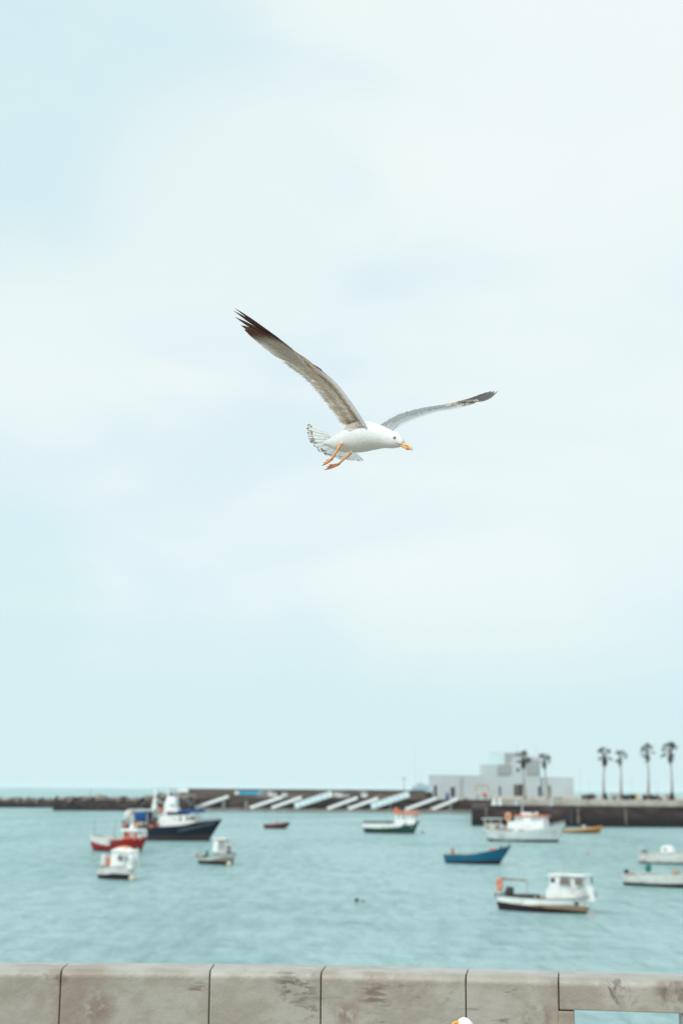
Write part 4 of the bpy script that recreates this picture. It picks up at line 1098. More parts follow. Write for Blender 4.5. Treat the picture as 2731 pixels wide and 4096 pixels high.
# --- white fishing boat with orange roof
b = Boat('fishing_boat', 'white fishing boat with orange-edged roof, moored before the dark quay', 2092, 3368, 28, 4.2)
b.top_mat = paint('pale_blue_white', (.50, .56, .55), .5, .2, .8, dirt=(.36, .37, .34))
b.hull((1957, 2226), (1934, 2256), [(0, 48), (.3, 42), (.6, 46), (.8, 56), (1, 74)], [([(0, 9), (.3, 4), (.6, 8), (1, 9)], BROWNB)], rim=WHITE, rimw=.10)
c = b.cabin([(2034, 40), (2034, 80), (2062, 84), (2062, 101), (2166, 101), (2168, 84), (2172, 48)], 1.35, 1.25)
for u in (2068, 2082, 2124, 2138, 2152): b.window(c, u, u + 9, 86, 98, GLASSP)
b.box('roof', 2058, 2176, 101, 107, 1.45, ORANGE, par=c, bevel=.1); b.box('roof_bin', 2132, 2146, 107, 113, .5, CREAM, par=c, bevel=.1); b.box('roof_bin', 2112, 2130, 104, 109, 1.47, OFFWHITE, par=c, bevel=.1); b.box('roof_hatch', 2088, 2124, 104, 118, .7, WHITE, par=c)
b.pole('mast', 2096, 116, 2096, 150, .12, GREYW, par=c); b.lump('life_raft', 2150, 115, 8, 5, WHITE, y=0, par=c, lumpy=.1)
b.ring('life_ring', 2038, 100, 10, 4.5, PEACH, -1.2, 1.2); b.pole('post', 2038, 78, 2038, 112, .05, y=-1.1)
for u in (2042, 2084):
    w_ = 1.96; q = MB(); x = b.X(u, w_); q.box((x - .42, -2.06, b.Z(41)), (x + .42, -1.7, b.Z(49))); q.build('scupper', RUBBER, b.root, bevel=.05)
b.box('net_bin', 1948, 1996, 50, 72, 1.2, BEIGE, bevel=.15); b.box('gantry_bar', 1950, 2010, 88, 93, .12, GREYW, y0=-1.2); b.box('gantry_bar', 1950, 2010, 88, 93, .12, GREYW, y0=1.2)
for u in (1950, 1972, 2008): b.pole('post', u, 45, u, 92, .07, OFFWHITE, y=-1.2)
b.pole('stay', 1948, 45, 1950, 92, .05, OFFWHITE)
deck_clutter(b, .05, .3, 14, [BEIGE, WOOD, OFFWHITE], zoff=.3, rmin=.25, rmax=.55, seed=17)
b.rail(.8, .99, 14, 7, GREYW, .03)
# --- boats cut by the right edge
b = Boat('rowing_boat', 'open white boat with dark bottom and dark green drum, cut by the frame edge', 2640, 3549, 33, 2.4)
b.top_mat = OFFWHITE
b.hull((2506, 2842), (2503, 2870), [(0, 43), (.5, 50), (1, 70)], [([(0, 11), (.4, 10), (.7, 14), (1, 12)], BLACKB)], rim=GREYW, rimw=.05)
b.lump('drum', 2611, 73, 13, 19, TEAL, y=.1, lumpy=.12); b.lump('outboard_engine', 2529, 56, 10, 8, RUBBER, y=-.2); b.lump('folded_cloth', 2548, 48, 14, 5, paint('rust_cloth', (.38, .2, .09), .8), y=-.3)
b.lump('rope_pile', 2703, 60, 14, 13, paint('tan_rope', (.38, .27, .19), .9), y=-.4); b.pole('post', 2503, 35, 2503, 60, .03)
deck_clutter(b, .1, .8, 8, [GREYW, BEIGE], seed=19)
b = Boat('motorboat', 'grey-rimmed white boat with small white cabin and stern hoop, cut by the frame edge', 2690, 3458, 28, 2.7)
b.top_mat = OFFWHITE
b.hull((2566, 2870), (2557, 2900), [(0, 40), (.4, 46), (.7, 60), (1, 76)], [([(0, 4), (.4, 5), (1, 9)], BROWNB), ([(0, 33), (.4, 39), (.7, 52), (1, 68)], OFFWHITE)], rim=GREYW, rimw=.12)
b.top_mat = GREYW
c = b.cabin([(2650, 36), (2652, 66), (2662, 74), (2682, 74), (2692, 62), (2700, 40)], .7, .6); b.window(c, 2662, 2672, 54, 64, GLASSP)
mb = MB(); P_ = [(b.X(2592 + 25 * math.cos(a)), -.8, b.Z(40 + 56 * math.sin(a))) for a in [math.pi * k / 12 for k in range(13)]]; mb.tube(P_, .03, 8); mb.build('hoop', METAL, b.root)
b.lump('engine_cover', 2594, 43, 12, 11, paint('brown_cover', (.16, .12, .10), .8), y=-.4); b.lump('rope_pile', 2583, 12, 8, 6, BEIGE, y=-1.3)
# --- floats
buoy(1427, 3606, 9.5, 'small black float on open water in front of all the boats', RUBBER, sq=.7)
P = onz(1452, 3607); mb = MB(); mb.tube([(-.16, 0, .02), (0, .03, .06), (.14, -.02, .03)], [.03, .07, .03], 8)
tag(mb.build('driftwood', WOOD, loc=P, smooth=True), 'short faint piece of driftwood right of the black float', 'driftwood')
buoy(2348, 3418, 6, 'faded pink buoy between the white fishing boat and the front cabin boat', PINK)
buoy(1690, 3333, 6, 'pale pink buoy just right of the green fishing boat', paint('pale_pink_plastic', (.6, .45, .45), .5))
# ------------------------------------------------------------------ rock breakwater on the left
def rocks(name, label, segs, mats, seed, lo=1.0, hi=2.2):
    rd = random.Random(seed); mb = MB()
    for (px0, px1, pyw, hpx, dep, dens) in segs:
        A, B_ = onz(px0, pyw + 0.0075 * (px0 - px0)), onz(px1, pyw + .0075 * (px1 - px0)); L_ = (B_ - A).length
        su, sv = scl((px0 + px1) / 2, pyw, A.y); H = hpx * sv; nrm = Vector((0, 1, 0))
        # core mound
        n = max(4, int(L_ / 3)); rr = []
        for i in range(n + 1):
            p = A.lerp(B_, i / n); j = lambda k: noise.noise(Vector((p.x * .3, k * 3.1, seed))) * .5
            rr.append([Vector((p.x, p.y - .3, -1)), Vector((p.x, p.y + .8 + j(1), H * .45 + j(2))), Vector((p.x, p.y + 2.4 + j(3), H * .85 + j(4) * .6)), Vector((p.x, p.y + dep * .6, H * .95 + j(5) * .6)), Vector((p.x, p.y + dep, H * .5)), Vector((p.x, p.y + dep + 3, -1))])
        mb.rings(rr)
        for k in range(int(L_ * dens)):
            t = rd.random(); f = rd.random(); p = A.lerp(B_, t); r = rd.uniform(lo, hi) * .55
            y = .2 + f * dep * .6; z = min(H * .92, H * (.08 + 1.5 * f)) + rd.uniform(-.2, .3)
            c_ = Vector((p.x, p.y + y, z)); q = [rd.uniform(.7, 1.3) for _ in range(3)]
            ro = Matrix.Rotation(rd.uniform(0, 6), 3, 'Z') @ Matrix.Rotation(rd.uniform(-.6, .6), 3, 'X')
            vs = []
            for a in range(4):
                for s_ in (-1, 1):
                    v_ = Vector((math.cos(a * math.pi / 2 + .7), math.sin(a * math.pi / 2 + .7), s_ * .6))
                    v_ = Vector((v_.x * q[0], v_.y * q[1], v_.z * q[2])) * r * rd.uniform(.8, 1.2); vs.append(mb.vert(c_ + ro @ v_))
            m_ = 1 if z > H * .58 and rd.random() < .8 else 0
            for a in range(4):
                i0, i1 = vs[2 * a], vs[2 * a + 1]; j0, j1 = vs[(2 * a + 2) % 8], vs[(2 * a + 3) % 8]; mb.face((i0, j0, j1, i1), m_)
            mb.face([vs[k_] for k_ in (1, 3, 5, 7)], m_); mb.face([vs[k_] for k_ in (6, 4, 2, 0)], m_)
    o = mb.build(name, mats); tag(o, label, 'breakwater', kind='stuff'); return o
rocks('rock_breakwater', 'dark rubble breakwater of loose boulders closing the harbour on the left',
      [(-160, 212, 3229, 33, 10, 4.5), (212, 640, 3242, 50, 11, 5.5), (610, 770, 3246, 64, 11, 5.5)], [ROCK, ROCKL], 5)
# beacon on the breakwater
P = onz(345, 3240); su, sv = scl(345, 3240, P.y); t = empty('beacon', P + Vector((0, 7, 50 * sv)))
mb = MB(); mb.lathe([(.35, -1), (.35, 0), (.22, .2), (.18, 2.4), (.3, 2.5), (.3, 2.7), (.15, 3.2)], n=12); mb.build('post', GREYW, t, smooth=False)
tag(t, 'slim grey marker post on the rock breakwater', 'marker')
# ------------------------------------------------------------------ long pier
YP = onz(1300, 3250).y
sP = scl(1300, 3200, YP)
def pz(px, py, Y=None): return at(px, py, Y or YP)
pier = empty('pier', (0, YP, 0)); tag(pier, 'long dark stone pier with high back wall and low concrete landing', 'pier')
def pbox(name, px0, px1, z0, z1, y0, y1, mat, par=pier, bevel=0.0, py=3200):
    x0, x1 = pz(px0, py, YP + y0).x, pz(px1, py, YP + y0).x
    mb = MB(); mb.box((x0, y0, z0), (x1, y1, z1)); return mb.build(name, mat, par, bevel=bevel)
zt = pz(1300, 3161).z; zd = pz(1300, 3195).z; zl = pz(1300, 3237).z
pbox('lower_wall', 640, 2000, -1, zd, 4.0, 14, PIERSTONE)
pbox('back_wall', 752, 1700, zd, zt, 12, 15, PIERLIGHT)
pbox('back_wall', 705, 752, zd - .5, zt - 1.1, 12.3, 15.3, PIERLIGHT)
pbox('back_wall', 1700, 1730, zd, zt - .4, 12.4, 15, PIERSTONE)
pbox('wall_cap', 749, 1703, zt, zt + .22, 11.8, 15.2, PIERSTONE)
pbox('landing', 775, 1905, -.6, zl, 0, 4.0, PONT)
pbox('stone_ledge', 700, 1710, zd * .62, zd * .66, 3.75, 4.0, PIERLIGHT)
for i, u in enumerate((895, 985, 1392, 1560, 1800)): pbox('landing_post', u - 6, u + 6, zl, zd - .2 * (i % 2) - .6, 2.6, 3.9, PONT)
for i, u in enumerate((990, 1106, 1255, 1518, 1725)): pbox('rust_bollard', u - 4, u + 4, zl, zl + .45, .3, 1.0, RUST)
GANG = []
def gangway(x0, y0, x1, y1, label, wide=False):
    a, c_ = pz(x0, y0, YP + 1.2), pz(x1, y1, YP + (3.4 if not wide else 3.4)); d = c_ - a
    t = empty('gangway', a); w_ = .55 if not wide else 1.5; th = .80 if not wide else 1.0
    mb = MB(); n = Vector((0, 1, 0)); up = Vector((-d.z, 0, d.x)).normalized()
    def slab(m_, o0, o1, y_0, y_1, e0=0.0, e1=1.0):
        P0, P1 = d * e0, d * e1; v_ = [P0 + up * o0 + n * y_0, P1 + up * o0 + n * y_0, P1 + up * o1 + n * y_0, P0 + up * o1 + n * y_0, P0 + up * o0 + n * y_1, P1 + up * o0 + n * y_1, P1 + up * o1 + n * y_1, P0 + up * o1 + n * y_1]
        i = [m_.vert(q) for q in v_]
        for f_ in ((0, 1, 2, 3), (7, 6, 5, 4), (0, 4, 5, 1), (1, 5, 6, 2), (2, 6, 7, 3), (3, 7, 4, 0)): m_.face([i[k] for k in f_])
    slab(mb, -th / 2, -th / 2 + .15, -w_, w_); mb.build('walkway', BRIGHT, t)
    for s_ in (-1, 1):
        q = MB(); slab(q, -th / 2 + .15, th / 2 + (.2 if not wide else 1.0), s_ * w_, s_ * w_ + .06 * s_)
        q.build('side_panel', [BRIGHT if not wide else paint('pale_blue_panel', (.66, .78, .80), .4, .15, .3)], t)
    if wide:
        q = MB()
        for k in range(8):
            P0 = d * (k / 7); q.tube([P0 + up * -.4 + n * -1.62, P0 + up * 1.5 + n * -1.62 + Vector((0, 0, .5))], .07, 6)
        q.build('railing', METAL, t)
        for k in range(5): 
            q = MB(); P0 = d * (-.05 + k * .045) ; q.tube([P0 + n * -1.5, Vector((P0.x, -1.5, -1.0))], .12, 6); q.build('support_post', GREYW, t)
    tag(t, label, 'gangway', 'white gangways sloping down the pier')
gangway(783, 3232, 914, 3187, 'white gangway farthest left, just right of the navy trawler canopy')
gangway(1001, 3232, 1130, 3189, 'narrow white gangway under the blue banner, second from the left')
gangway(1087, 3232, 1206, 3190, 'narrow white gangway right beside the left wide blue-white gangway')
gangway(1180, 3229, 1330, 3180, 'wide pale blue gangway with railing, left one of the two', True)
gangway(1309, 3236, 1429, 3192, 'narrow white gangway just right of the left wide pale blue gangway')
gangway(1394, 3236, 1512, 3194, 'narrow white gangway left beside the right wide pale blue gangway')
gangway(1485, 3231, 1636, 3182, 'wide pale blue gangway with railing, behind the green boat', True)
gangway(1626, 3237, 1745, 3194, 'narrow white gangway rising right of the green boat mast')
gangway(1720, 3241, 1830, 3197, 'white gangway farthest right, ending at the grey building')
# banner, vans on the pier
def van(px, py, wpx, label, Y, mat=WHITE, rz=0.0, L_=4.2, H=2.0):
    P = at(px, py, Y); s_ = scl(px, py, Y)[0]; W = max(1.7, wpx * s_); t = empty('parked_van', P, rz)
    mb = MB(); mb.prism([(-L_ / 2, .35), (-L_ / 2, H - .1), (-L_ / 2 + .15, H), (L_ * .2, H), (L_ * .36, H * .62), (L_ / 2, H * .52), (L_ / 2, .35)], W / 2, W / 2 * .92); mb.build('body', mat, t, bevel=.08)
    for s1 in (-1, 1):
        for x in (-L_ * .3, L_ * .3):
            q = MB(); q.lathe([(.34, -.1), (.34, .1)], (x, s1 * (W / 2 - .06), .34), 14, axis='y'); q.build('wheel', RUBBER, t)
        q = MB(); q.box((L_ * .0, s1 * W / 2 * .97 - .02, H * .6), (L_ * .24, s1 * W / 2 * .97 + .02, H * .85)); q.build('window', GLASS, t)
    q = MB(); q.prism([(L_ * .23, H * .9), (L_ * .35, H * .66), (L_ * .36, H * .66), (L_ * .24, H * .93)], W / 2 * .8); q.build('windscreen', GLASS, t)
    tag(t, label, 'van', 'vans parked on the pier and quay'); return t
YV = YP + 8
van(1090, pz(1090, 3196).z and 3192, 26, 'white van parked at the pier wall right of the blue banner', YV, rz=R(-70))
van(1138, 3191, 18, 'smaller white van parked right of the van by the blue banner', YV, rz=R(-85), H=1.8)
van(1355, 3193, 26, 'white van parked at the pier wall beside the left wide gangway top', YV, rz=R(-72))
van(1386, 3193, 14, 'low grey van parked close right of the white van mid pier', YV, GREYW, rz=R(-88), H=1.5)
van(1456, 3193, 18, 'white van parked alone against the dark wall between the two wide gangways', YV, rz=R(-84), H=2.2)
mb = MB(); x0, x1 = pz(938, 3170, YP + 11).x, pz(1046, 3170, YP + 11).x; z0, z1 = pz(990, 3179, YP + 11).z, pz(990, 3164, YP + 11).z
mb.box((-(x1 - x0) / 2, -.06, 0), ((x1 - x0) / 2, 0, z1 - z0)); mb.box((-(x1 - x0) / 2, -.09, 0), (-(x1 - x0) / 2 + 1.4, -.061, z1 - z0), 1)
tag(mb.build('banner', [paint('blue_banner', (.05, .36, .56), .5, .2, .5), WHITE], loc=((x0 + x1) / 2, YP + 11.9, z0)), 'long bright blue banner with white end on the pier back wall', 'banner')
mb = MB(); 
for k in range(7): mb.tube([(k * .8 - 2.4, 0, 0), (k * .8 - 2.4, 0, 2.2)], .12, 6)
mb.tube([(-2.4, 0, 2.2), (2.4, 0, 2.2)], .1, 6)
P = pz(1058, 3190, YP + 9); tag(mb.build('railing', OFFWHITE, loc=P), 'short white railing on the pier between the blue banner and the van', 'railing')
# ------------------------------------------------------------------ quay on the right
YQ = onz(2300, 3307).y
quay = empty('quay', (0, YQ, 0)); tag(quay, 'dark stained stone quay with pale concrete edge on the right', 'quay')
def qx(px, Y=None, py=3250): return at(px, py, Y or YQ).x
zq = at(2300, 3224, YQ).z; zc = at(2300, 3199, YQ).z
def qbox(name, px0, px1, z0, z1, y0, y1, mat, par=quay, bevel=0.0):
    mb = MB(); mb.box((qx(px0), y0, z0), (qx(px1), y1, z1)); return mb.build(name, mat, par, bevel=bevel)
def qpoly(name, px0, z0, z1, yf, yb, mat, px1=3300, bev=.08):
    mb = MB(); c_ = [(qx(px0, YQ + yf), yf), (qx(px1), yf), (qx(px1), yb), (qx(px0 + 3, YQ + yb), yb)]
    lo = [mb.vert((x, y, z0)) for x, y in c_]; hi = [mb.vert((x, y, z1)) for x, y in c_]
    mb.face(lo[::-1]); mb.face(hi)
    for i in range(4): mb.face((lo[i], lo[(i + 1) % 4], hi[(i + 1) % 4], hi[i]))
    return mb.build(name, mat, quay, bevel=bev)
YD = YP - YQ
qpoly('quay_wall', 1885, -1, zq - .75, 0, YD, QUAYSTONE)
qpoly('quay_wall', 1952, zq - .75, zq, .02, YD, QUAYSTONE)
qpoly('quay_edge', 1966, zq, zc, .6, YD, CONC)
for u in (1943, 2282, 2310, 2500): qbox('fender', u - 5, u + 5, .6 if u != 1943 else 2, zq - .3, -.35, 0, NET if u in (2282,) else PIERLIGHT, bevel=.05)
for u in range(1985, 2731, 36):
    qbox('bollard', u - 2, u + 2, zc, zc + .45, 1.0, 1.5, CONC if u % 3 else YEL, bevel=.05)
for u, w_, mt in ((1975, 8, WHITE), (1998, 8, WHITE), (2065, 9, GREYW), (2205, 9, GREYW)):
    mb = MB(); mb.prism([(-w_ * .03 - .3, 0), (-w_ * .02, 1.5), (w_ * .02, 1.5), (w_ * .03 + .3, 0)], .6)
    lab = {1975: 'white wedge barrier leftmost on the quay edge', 1998: 'white wedge barrier second from left on the quay edge', 2065: 'pale grey wedge barrier on the quay edge below the dark door', 2205: 'pale grey wedge barrier on the quay edge below the right wing of the building'}[u]
    tag(mb.build('barrier', mt, loc=(qx(u), YQ + .2 - .0, zq + .004), bevel=.04), lab, 'barrier', 'barriers on the quay edge')
# the land behind the quay
g = MB(); zg = zd - .02
g.face([g.vert(p) for p in ((pz(1660, 3200, YP + 14).x, YP + 14, zg), (900, YP + 14, zg), (900, YP + 220, zg), (pz(1660, 3200, YP + 14).x, YP + 220, zg))])
tag(g.build('quay_ground', CONC), kind='structure')
# --- building
YB = YP + 20
def bz(py, px=2000, Y=None): return at(px, py, Y or YB).z
def bx_(px, Y=None): return at(px, 3120, Y or YB).x
ZB = zd - .02
bl = empty('harbour_building', (bx_(2000), YB, ZB)); tag(bl, 'pale grey flat-roofed harbour building with stepped central tower', 'building')
def bbox(name, px0, px1, pyt, y0, y1, mat, pyb=None, par=bl, pxr=None, bevel=0.0):
    mb = MB(); o = bl.location if par is not None else Vector()
    z1 = at(pxr or (px0 + px1) / 2, pyt, YB + y0).z; z0 = ZB if pyb is None else at(pxr or (px0 + px1) / 2, pyb, YB + y0).z
    mb.box((at(px0, 3120, YB + y0).x - o.x, y0, z0 - o.z), (at(px1, 3120, YB + y0).x - o.x, y1, z1 - o.z)); return mb.build(name, mat, par, bevel=bevel)
a1 = bbox('wall', 1724, 1936, 3103, 0, 14, BUILD); bbox('wall', 2158, 2293, 3109, .5, 14, BUILD)
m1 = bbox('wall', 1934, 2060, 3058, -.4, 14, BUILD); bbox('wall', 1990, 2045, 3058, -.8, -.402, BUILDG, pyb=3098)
m2 = bbox('wall', 2040, 2160, 3048, -.6, 14, BUILD)
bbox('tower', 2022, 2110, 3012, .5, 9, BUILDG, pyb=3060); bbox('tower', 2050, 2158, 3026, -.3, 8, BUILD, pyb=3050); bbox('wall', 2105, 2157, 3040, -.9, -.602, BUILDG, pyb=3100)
bbox('glass_box', 1962, 2024, 3006, 3, 9, paint('pale_glass_block', (.55, .70, .72), .3, .05, .2), pyb=3060)
for px0, px1, pyt in ((1722, 1936, 3101),): bbox('roof_edge', px0, px1, pyt, -.06, 14.2, BUILD, pyb=pyt + 3)
def hole(name, px0, px1, py0, py1, mat, y=0.0, par=bl): return bbox(name, px0, px1, py0, y - .08, y - .003, mat, pyb=py1, par=par)
hole('door', 2053, 2074, 3138, 3190, paint('brown_shutter', (.10, .075, .07), .6, .3, 1), -.6); hole('door', 2074, 2099, 3137, 3190, paint('dark_doorway', (.035, .03, .035), .6), -.6)
hole('door', 1992, 2003, 3145, 3188, paint('blue_grey_door', (.14, .17, .20), .6), -.4); hole('door', 2151, 2161, 3146, 3191, NET, -.9)
hole('door', 1735, 1746, 3142, 3190, NET, 0); hole('door', 1800, 1819, 3148, 3188, paint('dark_blue_door', (.06, .06, .09), .6), 0); hole('door', 2190, 2201, 3143, 3191, paint('grey_door', (.12, .13, .13), .6), .5)
hole('pipe', 1832, 1840, 3112, 3190, GREYW, 0); hole('pipe', 1843, 1850, 3112, 3190, BUILDG, 0)
mb = MB(); r = 7 * scl(2070, 3080, YB)[0]; p = at(2070, 3080, YB - .6) - bl.location
mb.lathe([(r, -.05), (r, .02)], (p.x, -.65, p.z), 20, axis='y'); mb.build('porthole', GLASS, bl)
for u, y0, y1 in ((2064, 3012, 2966), (2051, 3012, 2990), (2138, 3026, 2960), (2150, 3026, 2985)):
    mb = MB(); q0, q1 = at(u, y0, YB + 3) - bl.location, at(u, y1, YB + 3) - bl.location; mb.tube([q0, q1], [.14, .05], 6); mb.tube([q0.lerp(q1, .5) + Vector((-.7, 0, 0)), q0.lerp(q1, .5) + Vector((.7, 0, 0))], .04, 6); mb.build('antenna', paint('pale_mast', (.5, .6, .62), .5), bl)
# blue and yellow clutter at the doors
YC = YQ + 9
YL = YP + 17
def item(name, label, cat, px, py, w_, h, mat, sh='box', group=None, Y=None):
    Y = Y or YC; P = at(px, py, Y); P.z = zc if Y < YP else ZB; su, sv = scl(px, py, Y); mb = MB(); W, H = w_ * su, h * sv
    zoff = max(0, at(px, py, Y).z - zc)
    if sh == 'box':
        mb.box((-W / 2, -W * .3, 0), (W / 2, W * .3, H * .8)); mb.box((-W * .4, -W * .25, H * .8), (W * .35, W * .25, H))
    elif sh == 'heap':
        rd = random.Random(int(px))
        for k in range(14): mb.ball((rd.uniform(-.42, .42) * W, rd.uniform(-.4, .4), rd.uniform(.2, .62) * H), H * .36, 0, 10, (1.2, 1, .9), .5)
    tag(mb.build(name, mat, loc=P, bevel=.05 if sh == 'box' else 0), label, cat, group)
item('gear_pile', 'dark pile of fishing gear right of the building', 'fishing gear', 2360, 3197, 62, 26, paint('brown_gear', (.06, .045, .04), .9, .5, 2), 'heap', 'piles of fishing gear on the quay')
item('gear_pile', 'dark pile of fishing gear between the third and fourth palms from the right', 'fishing gear', 2505, 3199, 40, 24, NET, 'heap', 'piles of fishing gear on the quay')
item('gear_pile', 'long dark pile of fishing gear right of the yellow crate', 'fishing gear', 2600, 3201, 74, 26, paint('dark_gear', (.055, .045, .045), .9, .5, 2), 'heap', 'piles of fishing gear on the quay')
item('gear_pile', 'dark blue gear pile just left of the yellow crate', 'fishing gear', 2526, 3199, 14, 24, NAVY, 'heap', 'piles of fishing gear on the quay')
item('crate', 'yellow crate stack among the dark gear piles', 'crate', 2541, 3199, 17, 26, paint('yellow_plastic', (.62, .42, .10), .6))
item('crate', 'blue crate stack in front of the left door of the building', 'crate', 1788, 3190, 12, 26, TARP, Y=YL)
item('crate', 'small yellow crate by the grey pipe on the building', 'crate', 1829, 3190, 10, 12, paint('pale_yellow_plastic', (.6, .5, .22), .6), Y=YL)
item('gear_pile', 'low grey gear pile at the foot of the right wing of the building', 'fishing gear', 2232, 3196, 36, 12, METAL, 'heap', 'piles of fishing gear on the quay')
for n_, (px, w_, h_, mt, lab) in enumerate(((1862, 16, 12, BEIGE, 'low beige gear pile left of the orange hoop frame'), (1968, 12, 14, METAL, 'small grey gear pile right of the orange hoop frame'),
        (2028, 14, 10, WOOD, 'small brown gear pile just left of the double door'), (2128, 18, 10, NET, 'low black gear pile right of the double door'), (2268, 18, 9, OFFWHITE, 'low white gear pile under the right end of the building'))):
    item('gear_pile', lab, 'fishing gear', px, 3194, w_, h_, mt, 'heap', 'piles of fishing gear on the quay', Y=YL)
van(2470, 3199, 30, 'pale van parked behind the gear piles between two palms', YC + 6, GREYW, rz=R(8), L_=3.6, H=1.5)
van(2655, 3202, 24, 'pale van parked behind the long gear pile next to the rightmost palm', YC + 6, OFFWHITE, rz=R(6), L_=3.4, H=1.5)
# small boat on the hard with orange frame
P = at(1925, 3194, YC); P.z = zc
t = empty('beached_boat', P); tag(t, 'small white boat on the quay under an orange hoop frame', 'boat')
mb = MB(); rr = []
for i in range(9):
    k = i / 8; w_ = .9 * (1 - max(0, (k - .5) / .5) ** 2); x = -2 + 4 * k
    rr.append([Vector((x, -w_ - .01, 1.3 + .3 * k)), Vector((x, -w_ * .6 - .01, .5)), Vector((x, w_ * .6 + .01, .5)), Vector((x, w_ + .01, 1.3 + .3 * k))])
mb.rings(rr); mb.build('hull', WHITE, t)
mb = MB(); mb.tube([(-1.3, 0, 1.2), (-1.3, 0, 2.8), (-1.1, 0, 3.1), (1.1, 0, 3.1), (1.6, 0, 2.6), (1.7, 0, 1.4)], .13, 8); mb.build('hoop_frame', paint('dull_orange', (.5, .2, .12), .6), t)
mb = MB(); mb.ball((.6, -.7, 1.1), .5, sq=(1, 1, .9), lumpy=.2); mb.build('float', ORANGE, t, smooth=True)
for x in (-1, 1): mb = MB(); mb.box((x - .15, -.8, 0), (x + .15, .8, .55)); mb.build('cradle', WOOD, t)
# --- far sailing boats and posts left of the building
def postlamp(px, py0, py1, Y, label, r=.07, head=True):
    a, c_ = at(px, py0, Y), at(px, py1, Y); t = empty('street_lamp', a); H = c_.z - a.z
    mb = MB(); mb.tube([(0, 0, 0), (0, 0, H)], [r, r * .6], 8); mb.build('pole', METAL, t)
    if head: mb = MB(); mb.ball((0, 0, H), r * 3.2, sq=(1.5, 1, .6), n=10); mb.tube([(0, 0, H * .93), (.0, 0, H)], r, 6); mb.build('lamp_head', GREYW, t)
    tag(t, label, 'street lamp', 'lamp posts on the pier and quay')
postlamp(1615, 3193, 3113, YP + 10, 'grey lamp post on the pier left of the building', .16)
postlamp(2320, 3198, 3078, YQ + 80, 'thin distant lamp post right of the building', .05)
postlamp(2354, 3198, 3120, YQ + 120, 'short distant lamp post left of the third palm', .05)
postlamp(2524, 3198, 3122, YQ + 120, 'short distant lamp post between the fourth and fifth palms', .05)
postlamp(2628, 3200, 3122, YQ + 120, 'short distant lamp post between the two rightmost palms', .05)
P = at(1658, 3180, YP + 90); t = empty('sailing_boat', P); H = at(1658, 2966, YP + 90).z - P.z
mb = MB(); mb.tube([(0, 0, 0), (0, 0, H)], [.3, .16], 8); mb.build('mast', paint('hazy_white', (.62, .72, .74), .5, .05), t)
mb = MB(); mb.tube([(-3, 0, .2), (0, 0, .1), (4.5, 0, .6)], [.8, 1.1, .1], 8); mb.build('hull', GREYW, t)
tag(t, 'tall pale mast of a sailing boat behind the pier', 'sailing boat')
P = at(1685, 3145, YP + 70); t = empty('moored_yacht', Vector((P.x, P.y, 0)))
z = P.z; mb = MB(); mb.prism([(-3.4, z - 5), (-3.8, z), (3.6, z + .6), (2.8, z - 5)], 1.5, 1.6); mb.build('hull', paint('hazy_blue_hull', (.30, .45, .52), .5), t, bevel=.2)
mb = MB(); mb.prism([(-2.4, z), (-1.9, z + 1.3), (1.0, z + 1.2), (2.0, z + .4)], 1.1, .9); mb.build('cabin', GREYW, t, bevel=.15)
mb = MB(); mb.tube([(-.5, 0, z + 1), (-.5, 0, z + 3.4)], .09, 6); mb.build('mast', GREYW, t)
tag(t, 'pale blue yacht half hidden behind the pier left of the building', 'yacht')
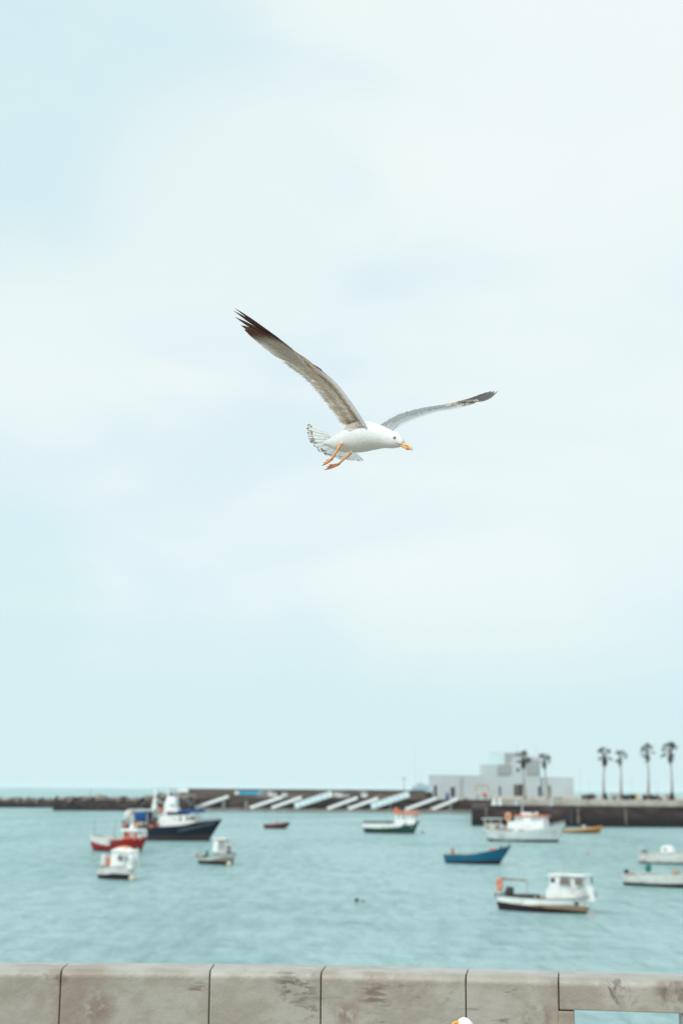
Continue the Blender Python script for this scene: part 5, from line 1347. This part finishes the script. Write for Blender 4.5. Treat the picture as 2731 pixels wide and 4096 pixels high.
# ------------------------------------------------------------------ palms
TRUNK = paint('palm_trunk', (.30, .28, .25), .9, .35, 3, bump=.5)
FROND = paint('palm_frond', (.040, .036, .024), .7, .35, 2); DEAD = paint('dead_frond', (.055, .032, .027), .9, .4, 2); SHRUB = paint('shrub_leaf', (.06, .055, .035), .8, .4, 2)
def palm(px_t, py_top, py_skirt, px_b, py_b, label, seed, dead=1.0, nleaf=22, Y=None):
    rd = random.Random(seed); Y = Y or YQ + 12
    A = at(px_b, py_b, Y); A.z = zc; T = at(px_t, (py_top * .45 + py_skirt * .55), Y); T = T - A; su, sv = scl(px_t, py_top, Y)
    t = empty('palm_tree', A); H = T.z; crown = (py_skirt - py_top) * sv
    mb = MB(); pts = []; rs = []
    for i in range(12):
        f = i / 11; pts.append(Vector((T.x * f ** 1.3 + .12 * math.sin(f * 5 + seed), 0, H * f))); rs.append(.34 * (1 - f) ** 3 + .19 - .05 * f)
    mb.tube(pts, rs, 10); mb.build('trunk', TRUNK, t, smooth=True)
    cr = MB(); top = pts[-1]
    def blade(c_, d, L_, w_, droop, m_):
        d = d.normalized(); s_ = d.cross(Vector((0, 0, 1)));
        s_ = s_.normalized() if s_.length > .05 else Vector((1, 0, 0))
        P0 = [cr.vert(c_ - s_ * w_ * .25), cr.vert(c_ + s_ * w_ * .25)]
        for k in (1, 2, 3):
            f = k / 3; q = c_ + d * L_ * f + Vector((0, 0, -droop * L_ * f * f)); ww = w_ * (1 - f * .85) * .5
            P1 = [cr.vert(q - s_ * ww), cr.vert(q + s_ * ww)]; cr.face((P0[0], P0[1], P1[1], P1[0]), m_); P0 = P1
    for k in range(nleaf):      # fan leaves on long stalks
        az = rd.uniform(0, 2 * math.pi); el = rd.choice((rd.uniform(.85, 1.45), rd.uniform(.45, 1.2), rd.uniform(-.35, .45)))
        d = Vector((math.cos(az) * math.cos(el), math.sin(az) * math.cos(el), math.sin(el))); L_ = crown * rd.uniform(.36, .52) * (1.0 if el > .4 else .8)
        end = top + d * L_ + Vector((0, 0, -.1 * L_)); cr.tube([top, top.lerp(end, .5) + Vector((0, 0, .06 * L_)), end], [.045, .03, .02], 5)
        u = d.cross(Vector((0, 0, 1))).normalized()
        for j in range(17):
            a = (j / 16 - .5) * 4.0; q = (d * math.cos(a) + u * math.sin(a)); blade(end, q + Vector((0, 0, .1)), crown * .19 * rd.uniform(.8, 1.15), .26, .45, 0)
    for k in range(int(90 * dead)):      # hanging skirt of dead leaves
        az = rd.uniform(0, 2 * math.pi); z = -rd.uniform(0, .34) * crown
        wd = .95 * (1 - abs(z) / (.36 * crown)) ** .6
        q = top + Vector((math.cos(az) * .22, math.sin(az) * .22, z)); blade(q, Vector((math.cos(az) * wd, math.sin(az) * wd, -.75)), crown * rd.uniform(.14, .26), .22, .25, 1)
    cr.build('crown', [FROND, DEAD], t)
    tag(t, label, 'palm tree', 'palm trees on the quay')
palm(2092, 2997, 3068, 2095, 3190, 'palm in front of the building, above the dark double door', 1, 1.2, Y=YQ + 12)
palm(2174, 3010, 3071, 2191, 3190, 'leaning palm in front of the building, at the right side of its tower', 2, .8, 20, Y=YQ + 12)
palm(2414, 2986, 3058, 2415, 3198, 'upright palm just right of the building with a full round skirt', 3, 1.5)
palm(2477, 2996, 3060, 2486, 3196, 'thin palm with a sparse flat crown, fourth from the left', 4, .5, 15)
palm(2588, 2971, 3047, 2593, 3199, 'tall thin palm with an open hooked crown, second from the right', 5, .7, 19)
palm(2681, 2964, 3047, 2685, 3200, 'tallest and rightmost palm with a dense dark crown', 6, 1.2, 26)
def shrub(px, label, seed, w_=26, h=24):
    rd = random.Random(seed); P = at(px, 3198, YQ + 11); P.z = zc; s_ = scl(px, 3198, YQ + 11)[0]; t = empty('shrub', P)
    mb = MB()
    for k in range(260):
        f = rd.random(); a = rd.uniform(0, 2 * math.pi); r = w_ * s_ * .5 * (1 - f * .6) * math.sqrt(rd.random()); c_ = Vector((math.cos(a) * r, math.sin(a) * r, f * h * s_))
        d1 = Vector((rd.uniform(-1, 1), rd.uniform(-1, 1), rd.uniform(-.5, 1))).normalized() * .28; d2 = d1.cross(Vector((rd.random(), rd.random(), rd.random()))).normalized() * .09
        mb.face([mb.vert(c_ + q) for q in (-d1, d2, d1, -d2)])
    mb.build('foliage', SHRUB, t); q = MB(); q.tube([(0, 0, 0), (.05, 0, h * s_ * .6)], [.1, .05], 6); q.build('stem', TRUNK, t)
    tag(t, label, 'shrub', 'shrubs at the palm feet')
shrub(2418, 'dark bush at the foot of the upright full-skirted palm', 21); shrub(2490, 'dark bush at the foot of the thin flat-crowned palm', 22, 20, 20)
shrub(2686, 'dark bush at the foot of the tallest rightmost palm', 23, 28, 27)
# ------------------------------------------------------------------ haze
hz = MB(); hz.box((-9300, -70, -1), (9300, 14300, 27))
hm = bpy.data.materials.new('haze'); hm.use_nodes = True; N = hm.node_tree.nodes; N.clear()
o_ = N.new('ShaderNodeOutputMaterial'); v_ = N.new('ShaderNodeVolumePrincipled'); v_.inputs['Color'].default_value = (.86, .97, 1, 1); v_.inputs['Density'].default_value = .00006
hm.node_tree.links.new(v_.outputs[0], o_.inputs['Volume'])
tag(hz.build('haze', hm), kind='stuff')
